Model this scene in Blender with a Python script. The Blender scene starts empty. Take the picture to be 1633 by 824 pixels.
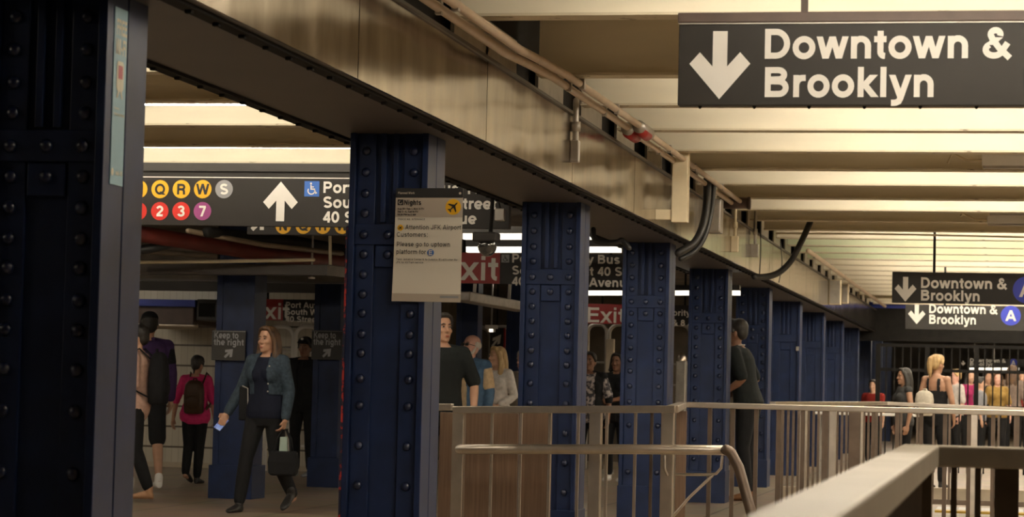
import bpy, bmesh, math, random
from mathutils import Vector, Matrix
random.seed(7)
SC = bpy.context.scene
COL = SC.collection
PI = math.pi
# ------------------------------------------------------------------ camera, world, exposure
W, H, F, EYE = 1633, 824, 3900.0, 1.2
YAW, PITCH, ROLL = .2017, .0515, .0239
cr, sr = math.cos(ROLL), math.sin(ROLL)
_f = Vector((-math.sin(YAW)*math.cos(PITCH), math.cos(YAW)*math.cos(PITCH), math.sin(PITCH)))
_r = Vector((math.cos(YAW), math.sin(YAW), 0)); _u = _r.cross(_f)
RI = _r*cr + _u*sr; UP = _u*cr - _r*sr
cam = bpy.data.cameras.new('camera'); camo = bpy.data.objects.new('camera', cam); COL.objects.link(camo)
camo.matrix_world = Matrix(((RI.x, UP.x, -_f.x, 0), (RI.y, UP.y, -_f.y, 0), (RI.z, UP.z, -_f.z, EYE), (0, 0, 0, 1)))
cam.sensor_width = 36; cam.lens = 36*F/W; cam.clip_start = .05; cam.clip_end = 300
cam.dof.use_dof = True; cam.dof.focus_distance = 15.0; cam.dof.aperture_fstop = 7.5
SC.camera = camo
SC.view_settings.view_transform = 'Standard'; SC.view_settings.look = 'None'
SC.view_settings.exposure = 0.0; SC.view_settings.gamma = 1; SC.view_settings.use_curve_mapping = False
wd = bpy.data.worlds.new('world'); SC.world = wd; wd.use_nodes = True
wd.node_tree.nodes['Background'].inputs[0].default_value = (1, .9, .75, 1)
wd.node_tree.nodes['Background'].inputs[1].default_value = .012
SC.cycles.use_denoising = True
SC.cycles.max_bounces = 8
SC.cycles.sample_clamp_indirect = 4
TUBE = 74.0          # strength of the fluorescent tubes over the right hand bays
TUBE_L = 52.0        # and over the left concourse
TUBE_FILL = 33.0        # unseen fill tubes added under the low ceiling and past the bulkhead
LAMP_COL = (1.0, .90, .74)

def at(px, py, Y):
    d = RI*((px-W/2)/F) + UP*((H/2-py)/F) + _f
    return Vector((0, 0, EYE)) + d*(Y/d.y)

# ------------------------------------------------------------------ materials
MATS = {}
def mat(name, col, rough=.6, metal=0, var=.12, scale=8, bump=0, stretch=None, emit=0, spec=.5, col2=None, thr=None, coat=0, bscale=None):
    if name in MATS: return MATS[name]
    m = bpy.data.materials.new(name); m.use_nodes = True
    nt = m.node_tree; b = nt.nodes['Principled BSDF']
    b.inputs['Roughness'].default_value = rough; b.inputs['Metallic'].default_value = metal
    b.inputs['Specular IOR Level'].default_value = spec
    if coat: b.inputs['Coat Weight'].default_value = coat
    tc = nt.nodes.new('ShaderNodeTexCoord'); mp = nt.nodes.new('ShaderNodeMapping')
    nt.links.new(tc.outputs['Object'], mp.inputs['Vector'])
    if stretch: mp.inputs['Scale'].default_value = stretch
    no = nt.nodes.new('ShaderNodeTexNoise'); no.inputs['Scale'].default_value = scale; no.inputs['Detail'].default_value = 5
    nt.links.new(mp.outputs[0], no.inputs['Vector'])
    rp = nt.nodes.new('ShaderNodeValToRGB')
    c2 = col2 or tuple(min(1, c*(1+var)) for c in col); c1 = tuple(c*(1-var) for c in col) if not col2 else col
    rp.color_ramp.elements[0].color = (*c1, 1); rp.color_ramp.elements[1].color = (*c2, 1)
    lo, hi = thr or (.3, .7)
    rp.color_ramp.elements[0].position = lo; rp.color_ramp.elements[1].position = hi
    nt.links.new(no.outputs['Fac'], rp.inputs['Fac']); nt.links.new(rp.outputs[0], b.inputs['Base Color'])
    if bump:
        bp = nt.nodes.new('ShaderNodeBump'); bp.inputs['Strength'].default_value = bump; bp.inputs['Distance'].default_value = .01
        n2 = no
        if bscale:
            n2 = nt.nodes.new('ShaderNodeTexNoise'); n2.inputs['Scale'].default_value = bscale; nt.links.new(mp.outputs[0], n2.inputs['Vector'])
        nt.links.new(n2.outputs['Fac'], bp.inputs['Height']); nt.links.new(bp.outputs[0], b.inputs['Normal'])
    if emit:
        b.inputs['Emission Color'].default_value = (*LAMP_COL, 1); b.inputs['Emission Strength'].default_value = emit
    MATS[name] = m
    return m
M = {}
M['blue'] = mat('navy_gloss_paint', (.0065, .0165, .060), .45, var=.25, scale=6, bump=.12, spec=.35)
M['blue_rivet'] = mat('navy_rivet_paint', (.006, .012, .042), .34, var=.2, coat=.15)
M['cream'] = mat('cream_ceiling_paint', (.82, .75, .59), .62, var=.06, scale=3, bump=.08, stretch=(.4, 1, 2))
M['cream_dirty'] = mat('cream_paint_flaking', (.64, .56, .41), .7, col2=(.16, .12, .07), thr=(.62, .68), scale=14, stretch=(.6, 1, 3))
M['green_beam'] = mat('pale_green_paint', (.62, .67, .46), .62, var=.06, scale=3)
M['soffit'] = mat('brown_grey_soffit', (.062, .050, .040), .5, var=.15, scale=2)
M['dark'] = mat('soot_black', (.010, .009, .008), .8, var=.3, spec=.15)
M['dark2'] = mat('dark_brown_ceiling', (.085, .066, .045), .8, var=.5, scale=2.5, bump=.3)
M['pipe'] = mat('tan_painted_conduit', (.50, .38, .27), .45, var=.12, scale=6)
M['pipe_cream'] = mat('cream_painted_metal', (.66, .56, .38), .5, var=.1, scale=5)
M['galv'] = mat('grey_galvanised_metal', (.40, .37, .33), .4, metal=.6, var=.15, scale=9)
M['redp'] = mat('dull_red_pipe_paint', (.11, .014, .009), .55, var=.3, scale=5)
M['black'] = mat('black_enamel', (.022, .019, .016), .5, var=.15)
M['signface'] = mat('charcoal_sign_enamel', (.019, .016, .014), .5, var=.1, scale=4, spec=.3)
M['signtrim'] = mat('brown_sign_housing', (.085, .055, .045), .5, var=.15)
M['white'] = mat('white_sign_vinyl', (.82, .78, .72), .55, var=.03)
M['yellow'] = mat('yellow_bullet_vinyl', (.86, .46, .012), .5, var=.03)
M['red'] = mat('red_bullet_vinyl', (.66, .022, .012), .5, var=.05)
M['exitred'] = mat('red_exit_enamel', (.30, .012, .010), .5, var=.06)
M['purple'] = mat('purple_bullet_vinyl', (.30, .05, .20), .5, var=.05)
M['grey'] = mat('grey_bullet_vinyl', (.28, .28, .29), .5, var=.05)
M['signblue'] = mat('blue_sign_vinyl', (.035, .14, .50), .5, var=.05)
M['abull'] = mat('deep_blue_bullet_vinyl', (.016, .03, .42), .5, var=.05)
M['paper'] = mat('white_poster_paper', (.74, .68, .58), .65, var=.03, scale=3)
M['paper_tan'] = mat('tan_poster_band', (.46, .39, .32), .65, var=.03, scale=3)
M['ink'] = mat('black_print', (.012, .011, .011), .6)
M['teal'] = mat('pale_blue_sticker', (.30, .48, .57), .5, var=.05)
M['stick_white'] = mat('cream_sticker_print', (.70, .66, .52), .5)
M['stick_red'] = mat('faded_red_print', (.42, .08, .10), .5)
M['steel'] = mat('brushed_stainless', (.52, .45, .37), .34, metal=1, var=.1, scale=20, stretch=(1, 1, 12), bump=.04)
M['steelrail'] = mat('worn_stainless_rail', (.56, .50, .43), .34, metal=1, var=.12, scale=9)
M['steeldark'] = mat('brown_steel_bars', (.14, .105, .082), .42, metal=.75, var=.15, scale=9)
M['nearrail'] = mat('dull_stainless_rail', (.40, .36, .30), .5, metal=.8, var=.1, scale=7)
M['wood'] = mat('brown_grained_panel', (.115, .068, .042), .5, col2=(.19, .118, .075), thr=(.35, .7), scale=5, stretch=(14, 14, .5))
M['tile'] = None
M['housing'] = mat('white_fixture_enamel', (.80, .77, .72), .45, var=.03)
M['tube'] = mat('lit_fluorescent_tube', (1, .9, .75), .5, emit=TUBE)
M['tube_left'] = mat('lit_concourse_tube', (1, .9, .75), .5, emit=TUBE_L)
M['tube_fill'] = mat('added_fill_tube', (1, .9, .75), .5, emit=TUBE_FILL)
M['tube_view'] = mat('lit_strip_diffuser', (1, .9, .75), .5, emit=1.7)
M['rubber'] = mat('black_cable_rubber', (.012, .012, .012), .45)
M['redspeck'] = mat('chipped_red_paint', (.006, .010, .03), .6, col2=(.42, .03, .025), thr=(.5, .58), scale=30)
M['curb'] = mat('cream_curb_concrete', (.52, .44, .33), .7, var=.12, scale=5)
M['yellowstrip'] = mat('yellow_edge_paint', (.62, .40, .04), .6, var=.1)
M['tilewhite'] = mat('white_edge_tile', (.62, .60, .57), .5, var=.05)
M['cyanstrip'] = mat('royal_blue_band', (.018, .035, .25), .5, var=.1)
M['cable_tan'] = mat('tan_cable', (.15, .11, .07), .5)
M['glass'] = mat('smoked_dome', (.03, .03, .03), .08, coat=1)

def tile_mat():
    m = bpy.data.materials.new('white_wall_tile'); m.use_nodes = True; nt = m.node_tree; b = nt.nodes['Principled BSDF']
    tc = nt.nodes.new('ShaderNodeTexCoord'); mp = nt.nodes.new('ShaderNodeMapping'); nt.links.new(tc.outputs['Object'], mp.inputs['Vector'])
    mp.inputs['Rotation'].default_value = (PI/2, 0, 0)
    br = nt.nodes.new('ShaderNodeTexBrick'); nt.links.new(mp.outputs[0], br.inputs['Vector'])
    br.offset = 0; br.inputs['Scale'].default_value = 1
    br.inputs['Brick Width'].default_value = 40; br.inputs['Row Height'].default_value = .27; br.inputs['Mortar Size'].default_value = .013
    br.inputs['Color1'].default_value = (.62, .57, .47, 1); br.inputs['Color2'].default_value = (.55, .50, .41, 1); br.inputs['Mortar'].default_value = (.12, .095, .07, 1)
    wv = nt.nodes.new('ShaderNodeTexBrick'); nt.links.new(mp.outputs[0], wv.inputs['Vector']); wv.offset = 0; wv.inputs['Scale'].default_value = 1
    wv.inputs['Brick Width'].default_value = .09; wv.inputs['Row Height'].default_value = .27; wv.inputs['Mortar Size'].default_value = .004
    wv.inputs['Color1'].default_value = (1, 1, 1, 1); wv.inputs['Color2'].default_value = (.9, .9, .88, 1); wv.inputs['Mortar'].default_value = (.72, .70, .66, 1)
    mx = nt.nodes.new('ShaderNodeMix'); mx.data_type = 'RGBA'; mx.blend_type = 'MULTIPLY'; mx.inputs['Factor'].default_value = 1
    nt.links.new(br.outputs['Color'], mx.inputs['A']); nt.links.new(wv.outputs['Color'], mx.inputs['B'])
    nt.links.new(mx.outputs['Result'], b.inputs['Base Color']); b.inputs['Roughness'].default_value = .3
    return m
M['tile'] = tile_mat()
def floor_mat():
    m = bpy.data.materials.new('brown_terrazzo'); m.use_nodes = True; nt = m.node_tree; b = nt.nodes['Principled BSDF']
    tc = nt.nodes.new('ShaderNodeTexCoord'); br = nt.nodes.new('ShaderNodeTexBrick'); nt.links.new(tc.outputs['Object'], br.inputs['Vector'])
    br.inputs['Scale'].default_value = 1; br.offset = 0; br.inputs['Brick Width'].default_value = 1.2; br.inputs['Row Height'].default_value = 1.2
    br.inputs['Mortar Size'].default_value = .012
    br.inputs['Color1'].default_value = (.42, .33, .24, 1); br.inputs['Color2'].default_value = (.37, .285, .205, 1); br.inputs['Mortar'].default_value = (.10, .075, .05, 1)
    no = nt.nodes.new('ShaderNodeTexNoise'); no.inputs['Scale'].default_value = 2.2; no.inputs['Detail'].default_value = 6
    nt.links.new(tc.outputs['Object'], no.inputs['Vector'])
    mx = nt.nodes.new('ShaderNodeMix'); mx.data_type = 'RGBA'; mx.blend_type = 'MULTIPLY'; mx.inputs['Factor'].default_value = .5
    nt.links.new(br.outputs['Color'], mx.inputs['A']); nt.links.new(no.outputs['Color'], mx.inputs['B'])
    nt.links.new(mx.outputs['Result'], b.inputs['Base Color']); b.inputs['Roughness'].default_value = .38
    return m
M['floor'] = floor_mat()
def fascia_mat():
    m = bpy.data.materials.new('smudged_stainless_cladding'); m.use_nodes = True; nt = m.node_tree; b = nt.nodes['Principled BSDF']
    b.inputs['Metallic'].default_value = 1
    tc = nt.nodes.new('ShaderNodeTexCoord'); mp = nt.nodes.new('ShaderNodeMapping'); nt.links.new(tc.outputs['Object'], mp.inputs['Vector'])
    mp.inputs['Scale'].default_value = (1, 1.6, .5)
    no = nt.nodes.new('ShaderNodeTexNoise'); no.inputs['Scale'].default_value = 2.5; no.inputs['Detail'].default_value = 4; nt.links.new(mp.outputs[0], no.inputs['Vector'])
    r1 = nt.nodes.new('ShaderNodeValToRGB'); r1.color_ramp.elements[0].position = .35; r1.color_ramp.elements[1].position = .65
    r1.color_ramp.elements[0].color = (.22, .19, .155, 1); r1.color_ramp.elements[1].color = (.50, .45, .38, 1)
    nt.links.new(no.outputs['Fac'], r1.inputs['Fac']); nt.links.new(r1.outputs[0], b.inputs['Base Color'])
    r2 = nt.nodes.new('ShaderNodeMapRange'); r2.inputs['To Min'].default_value = .06; r2.inputs['To Max'].default_value = .26
    nt.links.new(no.outputs['Fac'], r2.inputs['Value']); nt.links.new(r2.outputs[0], b.inputs['Roughness'])
    n2 = nt.nodes.new('ShaderNodeTexNoise'); n2.inputs['Scale'].default_value = 1.3; n2.inputs['Detail'].default_value = 1; nt.links.new(tc.outputs['Object'], n2.inputs['Vector'])
    bp = nt.nodes.new('ShaderNodeBump'); bp.inputs['Strength'].default_value = .25; bp.inputs['Distance'].default_value = .06
    nt.links.new(n2.outputs['Fac'], bp.inputs['Height']); nt.links.new(bp.outputs[0], b.inputs['Normal'])
    return m
M['fascia'] = fascia_mat()

# ------------------------------------------------------------------ mesh helpers
def world_off(o):
    v = Vector((0, 0, 0))
    while o: v = v + o.location; o = o.parent
    return v
def tag(o, label=None, cat=None, group=None, kind=None):
    if label: o['label'] = label
    if cat: o['category'] = cat
    if group: o['group'] = group
    if kind: o['kind'] = kind
    return o
def empty(name, loc, label, cat, group=None, kind=None):
    o = bpy.data.objects.new(name, None); o.empty_display_size = .1; COL.objects.link(o); o.location = loc
    return tag(o, label, cat, group, kind)
class MB:
    def __init__(s): s.b = bmesh.new()
    def face(s, pts):
        try: return s.b.faces.new([s.b.verts.new(p) for p in pts])
        except ValueError: pass
    def box(s, x0, x1, y0, y1, z0, z1):
        v = [s.b.verts.new(p) for p in ((x0,y0,z0),(x1,y0,z0),(x1,y1,z0),(x0,y1,z0),(x0,y0,z1),(x1,y0,z1),(x1,y1,z1),(x0,y1,z1))]
        for f in ((3,2,1,0),(4,5,6,7),(0,1,5,4),(1,2,6,5),(2,3,7,6),(3,0,4,7)): s.b.faces.new([v[i] for i in f])
        return s
    def bar(s, p, q, w, h, up=(0, 0, 1)):
        p, q = Vector(p), Vector(q); d = (q-p).normalized(); a = d.cross(Vector(up)).normalized(); c = a.cross(d)
        v = [s.b.verts.new(e + a*i*w/2 + c*j*h/2) for e in (p, q) for i, j in ((-1,-1),(1,-1),(1,1),(-1,1))]
        for f in ((3,2,1,0),(4,5,6,7),(0,1,5,4),(1,2,6,5),(2,3,7,6),(3,0,4,7)): s.b.faces.new([v[i] for i in f])
        return s
    def prism(s, pts, d):                  # polygon pts (3d, ordered), extruded by vector d
        d = Vector(d); a = [s.b.verts.new(p) for p in pts]; c = [s.b.verts.new(Vector(p)+d) for p in pts]; n = len(a)
        s.b.faces.new(a); s.b.faces.new(c[::-1])
        for i in range(n): s.b.faces.new((a[i], c[i], c[(i+1) % n], a[(i+1) % n]))
        return s
    def loft(s, rings, cap=True):          # rings: list of lists of points
        R = [[s.b.verts.new(p) for p in r] for r in rings]; n = len(R[0])
        for a, c in zip(R, R[1:]):
            for i in range(n): s.b.faces.new((a[i], a[(i+1) % n], c[(i+1) % n], c[i]))
        if cap: s.b.faces.new(R[0][::-1]); s.b.faces.new(R[-1])
        return s
    def tube(s, pts, rad, n=10, round_ends=True, flat=1, flatdir=None):
        pts = [Vector(p) for p in pts]
        rad = list(rad) if hasattr(rad, '__len__') else [rad]*len(pts)
        if round_ends:
            d0 = (pts[0]-pts[1]).normalized(); d1 = (pts[-1]-pts[-2]).normalized()
            P = [pts[0]+d0*rad[0]*.92, pts[0]+d0*rad[0]*.6] + pts + [pts[-1]+d1*rad[-1]*.6, pts[-1]+d1*rad[-1]*.92]
            Rr = [rad[0]*.35, rad[0]*.8] + rad + [rad[-1]*.8, rad[-1]*.35]
        else: P, Rr = pts, rad
        rings = []; a = None
        for i, p in enumerate(P):
            d = (P[min(i+1, len(P)-1)] - P[max(i-1, 0)]).normalized()
            if a is None:
                a = Vector(flatdir) if flatdir else (Vector((0, 0, 1)) if abs(d.z) < .8 else Vector((1, 0, 0)))
            a = (a - d*a.dot(d))
            a = a.normalized() if a.length > 1e-6 else d.orthogonal().normalized()
            c = d.cross(a)
            rings.append([p + a*math.cos(2*PI*k/n)*Rr[i]*flat + c*math.sin(2*PI*k/n)*Rr[i] for k in range(n)])
        return s.loft(rings)
    def ell(s, c, r, nu=14, nv=9, rot=None):
        c = Vector(c); rings = []
        for j in range(nv):
            t = -PI/2 + PI*(j+.35)/(nv-.3)
            ring = []
            for k in range(nu):
                v = Vector((r[0]*math.cos(t)*math.cos(2*PI*k/nu), r[1]*math.cos(t)*math.sin(2*PI*k/nu), r[2]*math.sin(t)))
                if rot: v = rot @ v
                ring.append(c+v)
            rings.append(ring)
        return s.loft(rings)
    def disc(s, c, r, y=None, n=28):       # flat disc facing -Y
        s.face([(c[0]+r*math.cos(2*PI*k/n), c[1], c[2]+r*math.sin(2*PI*k/n)) for k in range(n)]); return s
    def dome(s, c, r, h, axis=(0, -1, 0), n=10):
        c = Vector(c); ax = Vector(axis).normalized(); a = ax.orthogonal().normalized(); b2 = ax.cross(a); rings = []
        for t in (0, .35, .7, .95):
            q = math.cos(t*PI/2); z = math.sin(t*PI/2)
            rings.append([c + a*r*q*math.cos(2*PI*k/n) + b2*r*q*math.sin(2*PI*k/n) + ax*h*z for k in range(n)])
        return s.loft(rings)
    def xf(s, m):
        bmesh.ops.transform(s.b, matrix=m, verts=s.b.verts); return s
    def mesh(s, name, smooth=False):
        bmesh.ops.recalc_face_normals(s.b, faces=s.b.faces)
        me = bpy.data.meshes.new(name); s.b.to_mesh(me); s.b.free()
        if smooth:
            for p in me.polygons: p.use_smooth = True
        return me
    def build(s, name, m, parent=None, label=None, cat=None, group=None, kind=None, smooth=False, bevel=0, origin=None, flatnormals=False):
        vs = s.b.verts
        if parent is None:
            xs = [v.co.x for v in vs]; ys = [v.co.y for v in vs]; zs = [v.co.z for v in vs]
            off = Vector(((min(xs)+max(xs))/2, (min(ys)+max(ys))/2, min(zs))) if origin is None else Vector(origin)
        else: off = world_off(parent)
        for v in vs: v.co -= off
        o = bpy.data.objects.new(name, s.mesh(name, smooth)); COL.objects.link(o)
        if m: o.data.materials.append(m)
        if parent is None: o.location = off
        else: o.parent = parent
        if bevel:
            bv = o.modifiers.new('bevel', 'BEVEL'); bv.width = bevel; bv.segments = 2; bv.limit_method = 'ANGLE'
        return tag(o, label, cat, group, kind)
def B(*a): return MB().box(*a)
def copy_tree(o, parent=None):
    c = o.copy(); COL.objects.link(c); c.parent = parent
    for ch in [x for x in bpy.data.objects if x.parent == o and x.name in COL.objects]: copy_tree(ch, c)
    return c
def struct(name, mb, m, kind='structure'): return mb.build(name, m, kind=kind)

# ------------------------------------------------------------------ lettering: a heavy grotesque drawn as strokes
WT = .148; HW = WT/2
def arc(cx, cy, rx, ry, a0, a1, n=10):
    return [(cx+rx*math.cos(math.radians(a0+(a1-a0)*i/n)), cy+ry*math.sin(math.radians(a0+(a1-a0)*i/n))) for i in range(n+1)]
T, X = .72-HW, .53-HW+.01
def bowl(cx, w): return [arc(cx, .265, w, .205, 0, 360, 22)]
GL = {}
def g(ch, adv, *st): GL[ch] = (adv, st)
g(' ', .278)
g('A', .722, [(.02+.06,0),(.36,.72)], [(.70-.06,0),(.36,.72)], [(.2,.22),(.52,.22)])
g('B', .722, [(.14,0),(.14,.72)], [(.14,T)]+arc(.40,.535,.15,T-.535,90,-90)+[(.14,.4175)], [(.14,.3825)]+arc(.42,.225,.175,.225-HW,90,-90)+[(.14,HW)])
g('C', .722, arc(.38,.36,.265,.30,48,312,18))
g('D', .722, [(.14,0),(.14,.72)], [(.14,T)]+arc(.34,.36,.27,T-.36,90,-90,14)+[(.14,HW)])
g('E', .667, [(.14,0),(.14,.72)], [(.14,T),(.61,T)], [(.14,.37),(.57,.37)], [(.14,HW),(.62,HW)])
g('F', .611, [(.14,0),(.14,.72)], [(.14,T),(.58,T)], [(.14,.36),(.52,.36)])
g('J', .556, [(.42,.72),(.42,.22)]+arc(.255,.22,.165,.16,0,-180,10))
g('K', .722, [(.14,0),(.14,.72)], [(.18,.26),(.60,.72)], [(.30,.38),(.64,0)])
g('M', .833, [(.135,0),(.135,.72)], [(.135,.72),(.415,.08)], [(.415,.08),(.695,.72)], [(.695,0),(.695,.72)])
g('N', .722, [(.135,0),(.135,.72)], [(.15,.70),(.57,.02)], [(.585,0),(.585,.72)])
g('P', .667, [(.14,0),(.14,.72)], [(.14,T)]+arc(.38,.49,.17,T-.49,90,-90)+[(.14,.49-(T-.49))])
g('Q', .778, arc(.39,.36,.285,.30,0,360,26), [(.44,.2),(.68,-.02)])
g('R', .722, [(.14,0),(.14,.72)], [(.14,T)]+arc(.40,.495,.17,T-.495,90,-90)+[(.14,.495-(T-.495))], [(.40,.33)]+arc(.42,.2,.135,.13,80,0,6)+[(.565,0)])
g('S', .667, arc(.335,.515,.20,.137,25,235,14)+arc(.34,.205,.215,.137,62,-155,16))
g('T', .611, [(.305,0),(.305,.70)], [(.02,T),(.59,T)])
g('W', .944, [(.08,.72),(.265,0)], [(.265,0),(.472,.72)], [(.472,.72),(.68,0)], [(.68,0),(.865,.72)])
g('a', .556, arc(.27,.36,.165,.105,165,60,6)+arc(.31,.34,.115,.125,60,0,5)+[(.43,.0)], arc(.23,.15,.135,.09,40,320,12)+[(.42,.14)], [(.42,.29),(.28,.26),(.18,.225)])
g('b', .611, [(.135,0),(.135,.72)], arc(.315,.265,.18,.205,180,-180,20))
g('c', .556, arc(.30,.265,.20,.205,48,312,16))
g('d', .611, [(.475,0),(.475,.72)], arc(.295,.265,.18,.205,0,360,20))
g('e', .556, [(.09,.245),(.46,.245)], arc(.28,.265,.195,.205,-2,318,18))
g('f', .333, [(.16,0),(.16,.55)]+arc(.28,.55,.12,.11,180,95,5), [(.02,.46),(.31,.46)])
g('g', .611, arc(.295,.275,.18,.195,0,360,20), [(.475,.53),(.475,-.02)]+arc(.30,-.02,.175,.13,0,-160,9))
g('h', .611, [(.135,0),(.135,.72)], [(.135,.28)]+arc(.305,.30,.17,.17,180,0,9)+[(.475,0)])
g('i', .278, [(.14,0),(.14,.53)], [(.14,.60),(.14,.72)])
g('k', .556, [(.135,0),(.135,.72)], [(.15,.2),(.46,.53)], [(.24,.29),(.49,0)])
g('l', .278, [(.14,0),(.14,.72)])
g('m', .889, [(.135,0),(.135,.53)], [(.135,.30)]+arc(.29,.31,.155,.16,180,0,8)+[(.445,0)], [(.445,.30)]+arc(.60,.31,.155,.16,180,0,8)+[(.755,0)])
g('n', .611, [(.135,0),(.135,.53)], [(.135,.28)]+arc(.305,.30,.17,.17,180,0,9)+[(.475,0)])
g('o', .611, *bowl(.305,.205))
g('p', .611, [(.135,-.2),(.135,.53)], arc(.315,.265,.18,.205,180,-180,20))
g('r', .389, [(.135,0),(.135,.53)], [(.135,.28)]+arc(.30,.28,.165,.18,180,85,6)+[(.37,.46)])
g('s', .556, arc(.275,.375,.155,.09,22,240,10)+arc(.28,.155,.165,.09,62,-155,12))
g('t', .333, [(.165,.66),(.165,.16)]+arc(.27,.16,.105,.1,180,275,5), [(.01,.46),(.31,.46)])
g('u', .611, [(.475,0),(.475,.53)], [(.135,.53),(.135,.24)]+arc(.305,.23,.17,.17,180,360,9))
g('v', .556, [(.08,.53),(.28,0)], [(.28,0),(.48,.53)])
g('w', .778, [(.075,.53),(.225,0)], [(.225,0),(.389,.53)], [(.389,.53),(.55,0)], [(.55,0),(.705,.53)])
g('x', .556, [(.07,.53),(.49,0)], [(.49,.53),(.07,0)])
g('z', .5, [(.04,X),(.46,X)], [(.44,X),(.06,HW)], [(.04,HW),(.46,HW)])
g('y', .556, [(.08,.53),(.29,.0)], [(.485,.53),(.27,-.08)], [(.30,0),(.25,-.10),(.17,-.135),(.06,-.135)])
g('V', .667, [(.08,.72),(.335,0)], [(.335,0),(.59,.72)])
g('&', .722, arc(.31,.56,.115,.1,-20,200,12)+[(.24,.45),(.40,.24),(.655,0)], arc(.275,.20,.195,.14,125,340,14)+[(.60,.36)], [(.17,.31),(.38,.49)])
g('0', .556, arc(.278,.355,.185,.29,0,360,22))
g('1', .556, [(.33,0),(.33,.70)], [(.33,.56),(.10,.52)])
g('2', .556, arc(.275,.49,.18,.165,165,-25,12)+[(.115,.11)], [(.06,HW),(.50,HW)])
g('3', .556, arc(.27,.53,.17,.13,165,-75,12), arc(.275,.21,.19,.15,75,-165,14), [(.24,.375),(.33,.375)])
g('4', .556, [(.40,0),(.40,.71)], [(.06,.205),(.52,.205)], [(.10,.20),(.40,.70)])
g('5', .556, [(.13,.37),(.17,T),(.48,T)], arc(.27,.23,.185,.17,130,-160,14))
g('6', .556, arc(.28,.22,.18,.16,0,360,18), [(.10,.24)]+arc(.30,.40,.2,.255,180,50,10))
g('7', .556, [(.04,T),(.51,T)], [(.22,0),(.46,.64)])
g('8', .556, arc(.278,.525,.15,.13,0,360,18), arc(.278,.215,.185,.155,0,360,18))
g('9', .556, arc(.276,.49,.18,.165,0,360,18), [(.456,.47)]+arc(.256,.30,.2,.24,0,-130,10))
g('-', .333, [(.04,.27),(.29,.27)]); g('.', .278, [(.14,0),(.14,.14)]); g(',', .278, [(.16,.14),(.10,-.1)])
g(':', .278, [(.14,0),(.14,.14)], [(.14,.38),(.14,.52)]); g('/', .278, [(.02,0),(.26,.72)])
def text_width(s, size): return sum(GL.get(c, (.5,))[0] for c in s)*size
def ribbon(mb, pts, w, P):
    if len(pts) == 2:
        (x0, y0), (x1, y1) = pts; dx, dy = x1-x0, y1-y0; L = math.hypot(dx, dy)
        if abs(dx) > .02*abs(dy)+1e-6 and abs(dy) > .8*abs(dx):
            h = w/2*L/abs(dy); mb.face([P(x0-h,y0), P(x0+h,y0), P(x1+h,y1), P(x1-h,y1)]); return
    pts = [q for i, q in enumerate(pts) if i == 0 or math.hypot(q[0]-pts[i-1][0], q[1]-pts[i-1][1]) > 1e-4]
    closed = math.hypot(pts[0][0]-pts[-1][0], pts[0][1]-pts[-1][1]) < 1e-5
    if closed: pts = pts[:-1]
    n = len(pts); l, r = [], []
    for i in range(n):
        a = pts[(i-1) % n] if (closed or i > 0) else None; b = pts[i]; c = pts[(i+1) % n] if (closed or i < n-1) else None
        def nr(p, q):
            d = math.hypot(q[0]-p[0], q[1]-p[1]) or 1e-9; return (-(q[1]-p[1])/d, (q[0]-p[0])/d)
        if a is None: nx, ny = nr(b, c); k = 1
        elif c is None: nx, ny = nr(a, b); k = 1
        else:
            n1, n2 = nr(a, b), nr(b, c); nx, ny = n1[0]+n2[0], n1[1]+n2[1]; L = math.hypot(nx, ny) or 1; nx /= L; ny /= L
            k = 1/max(.5, nx*n1[0]+ny*n1[1])
        l.append(P(b[0]+nx*w/2*k, b[1]+ny*w/2*k)); r.append(P(b[0]-nx*w/2*k, b[1]-ny*w/2*k))
    for i in range(n if closed else n-1):
        j = (i+1) % n; mb.face([l[i], r[i], r[j], l[j]])
def lettering(mb, s, x, y, z, size, w=WT, squeeze=1.0, P=None, lift=(0, -1, 0), xmax=None):
    """letters in the XZ plane facing -Y, baseline z, left edge x"""
    for i, ch in enumerate(s):
        adv, st = GL.get(ch, (.5, ()))
        if xmax is not None and x+adv*size*squeeze > xmax: break
        Pf = P or (lambda u, v: Vector((x+u*size*squeeze, y, z+v*size)))
        for k, q in enumerate(st):
            lf = Vector(lift)*(.0005*k)
            ribbon(mb, q, w, (lambda u, v, X0=x, lf=lf: (Vector((X0+u*size*squeeze, y, z+v*size)) if P is None else P(X0+u*size*squeeze, z+v*size))+lf))
        x += adv*size*squeeze
    return x
def fit_text(mb, s, xa, xb, y, z, size, w=WT): lettering(mb, s, xa, y, z, size, w, (xb-xa)/text_width(s, size))
ARROW = [(-.12,.5),(.12,.5),(.12,-.02),(.33,.19),(.5,.02),(0,-.5),(-.5,.02),(-.33,.19),(-.12,-.02)]
def arrow(mb, cx, y, cz, w, h, ang=0):
    c, s = math.cos(ang), math.sin(ang); pts = []
    for a, b in ARROW:
        u, v = a*w, b*h; pts.append((cx+u*c-v*s, y, cz+u*s+v*c))
    n = pts
    mb.face([n[0], n[1], n[2], n[8]]); mb.face([n[8], n[2], n[5]]); mb.face([n[2], n[3], n[4], n[5]]); mb.face([n[5], n[6], n[7], n[8]])
    return mb

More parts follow.
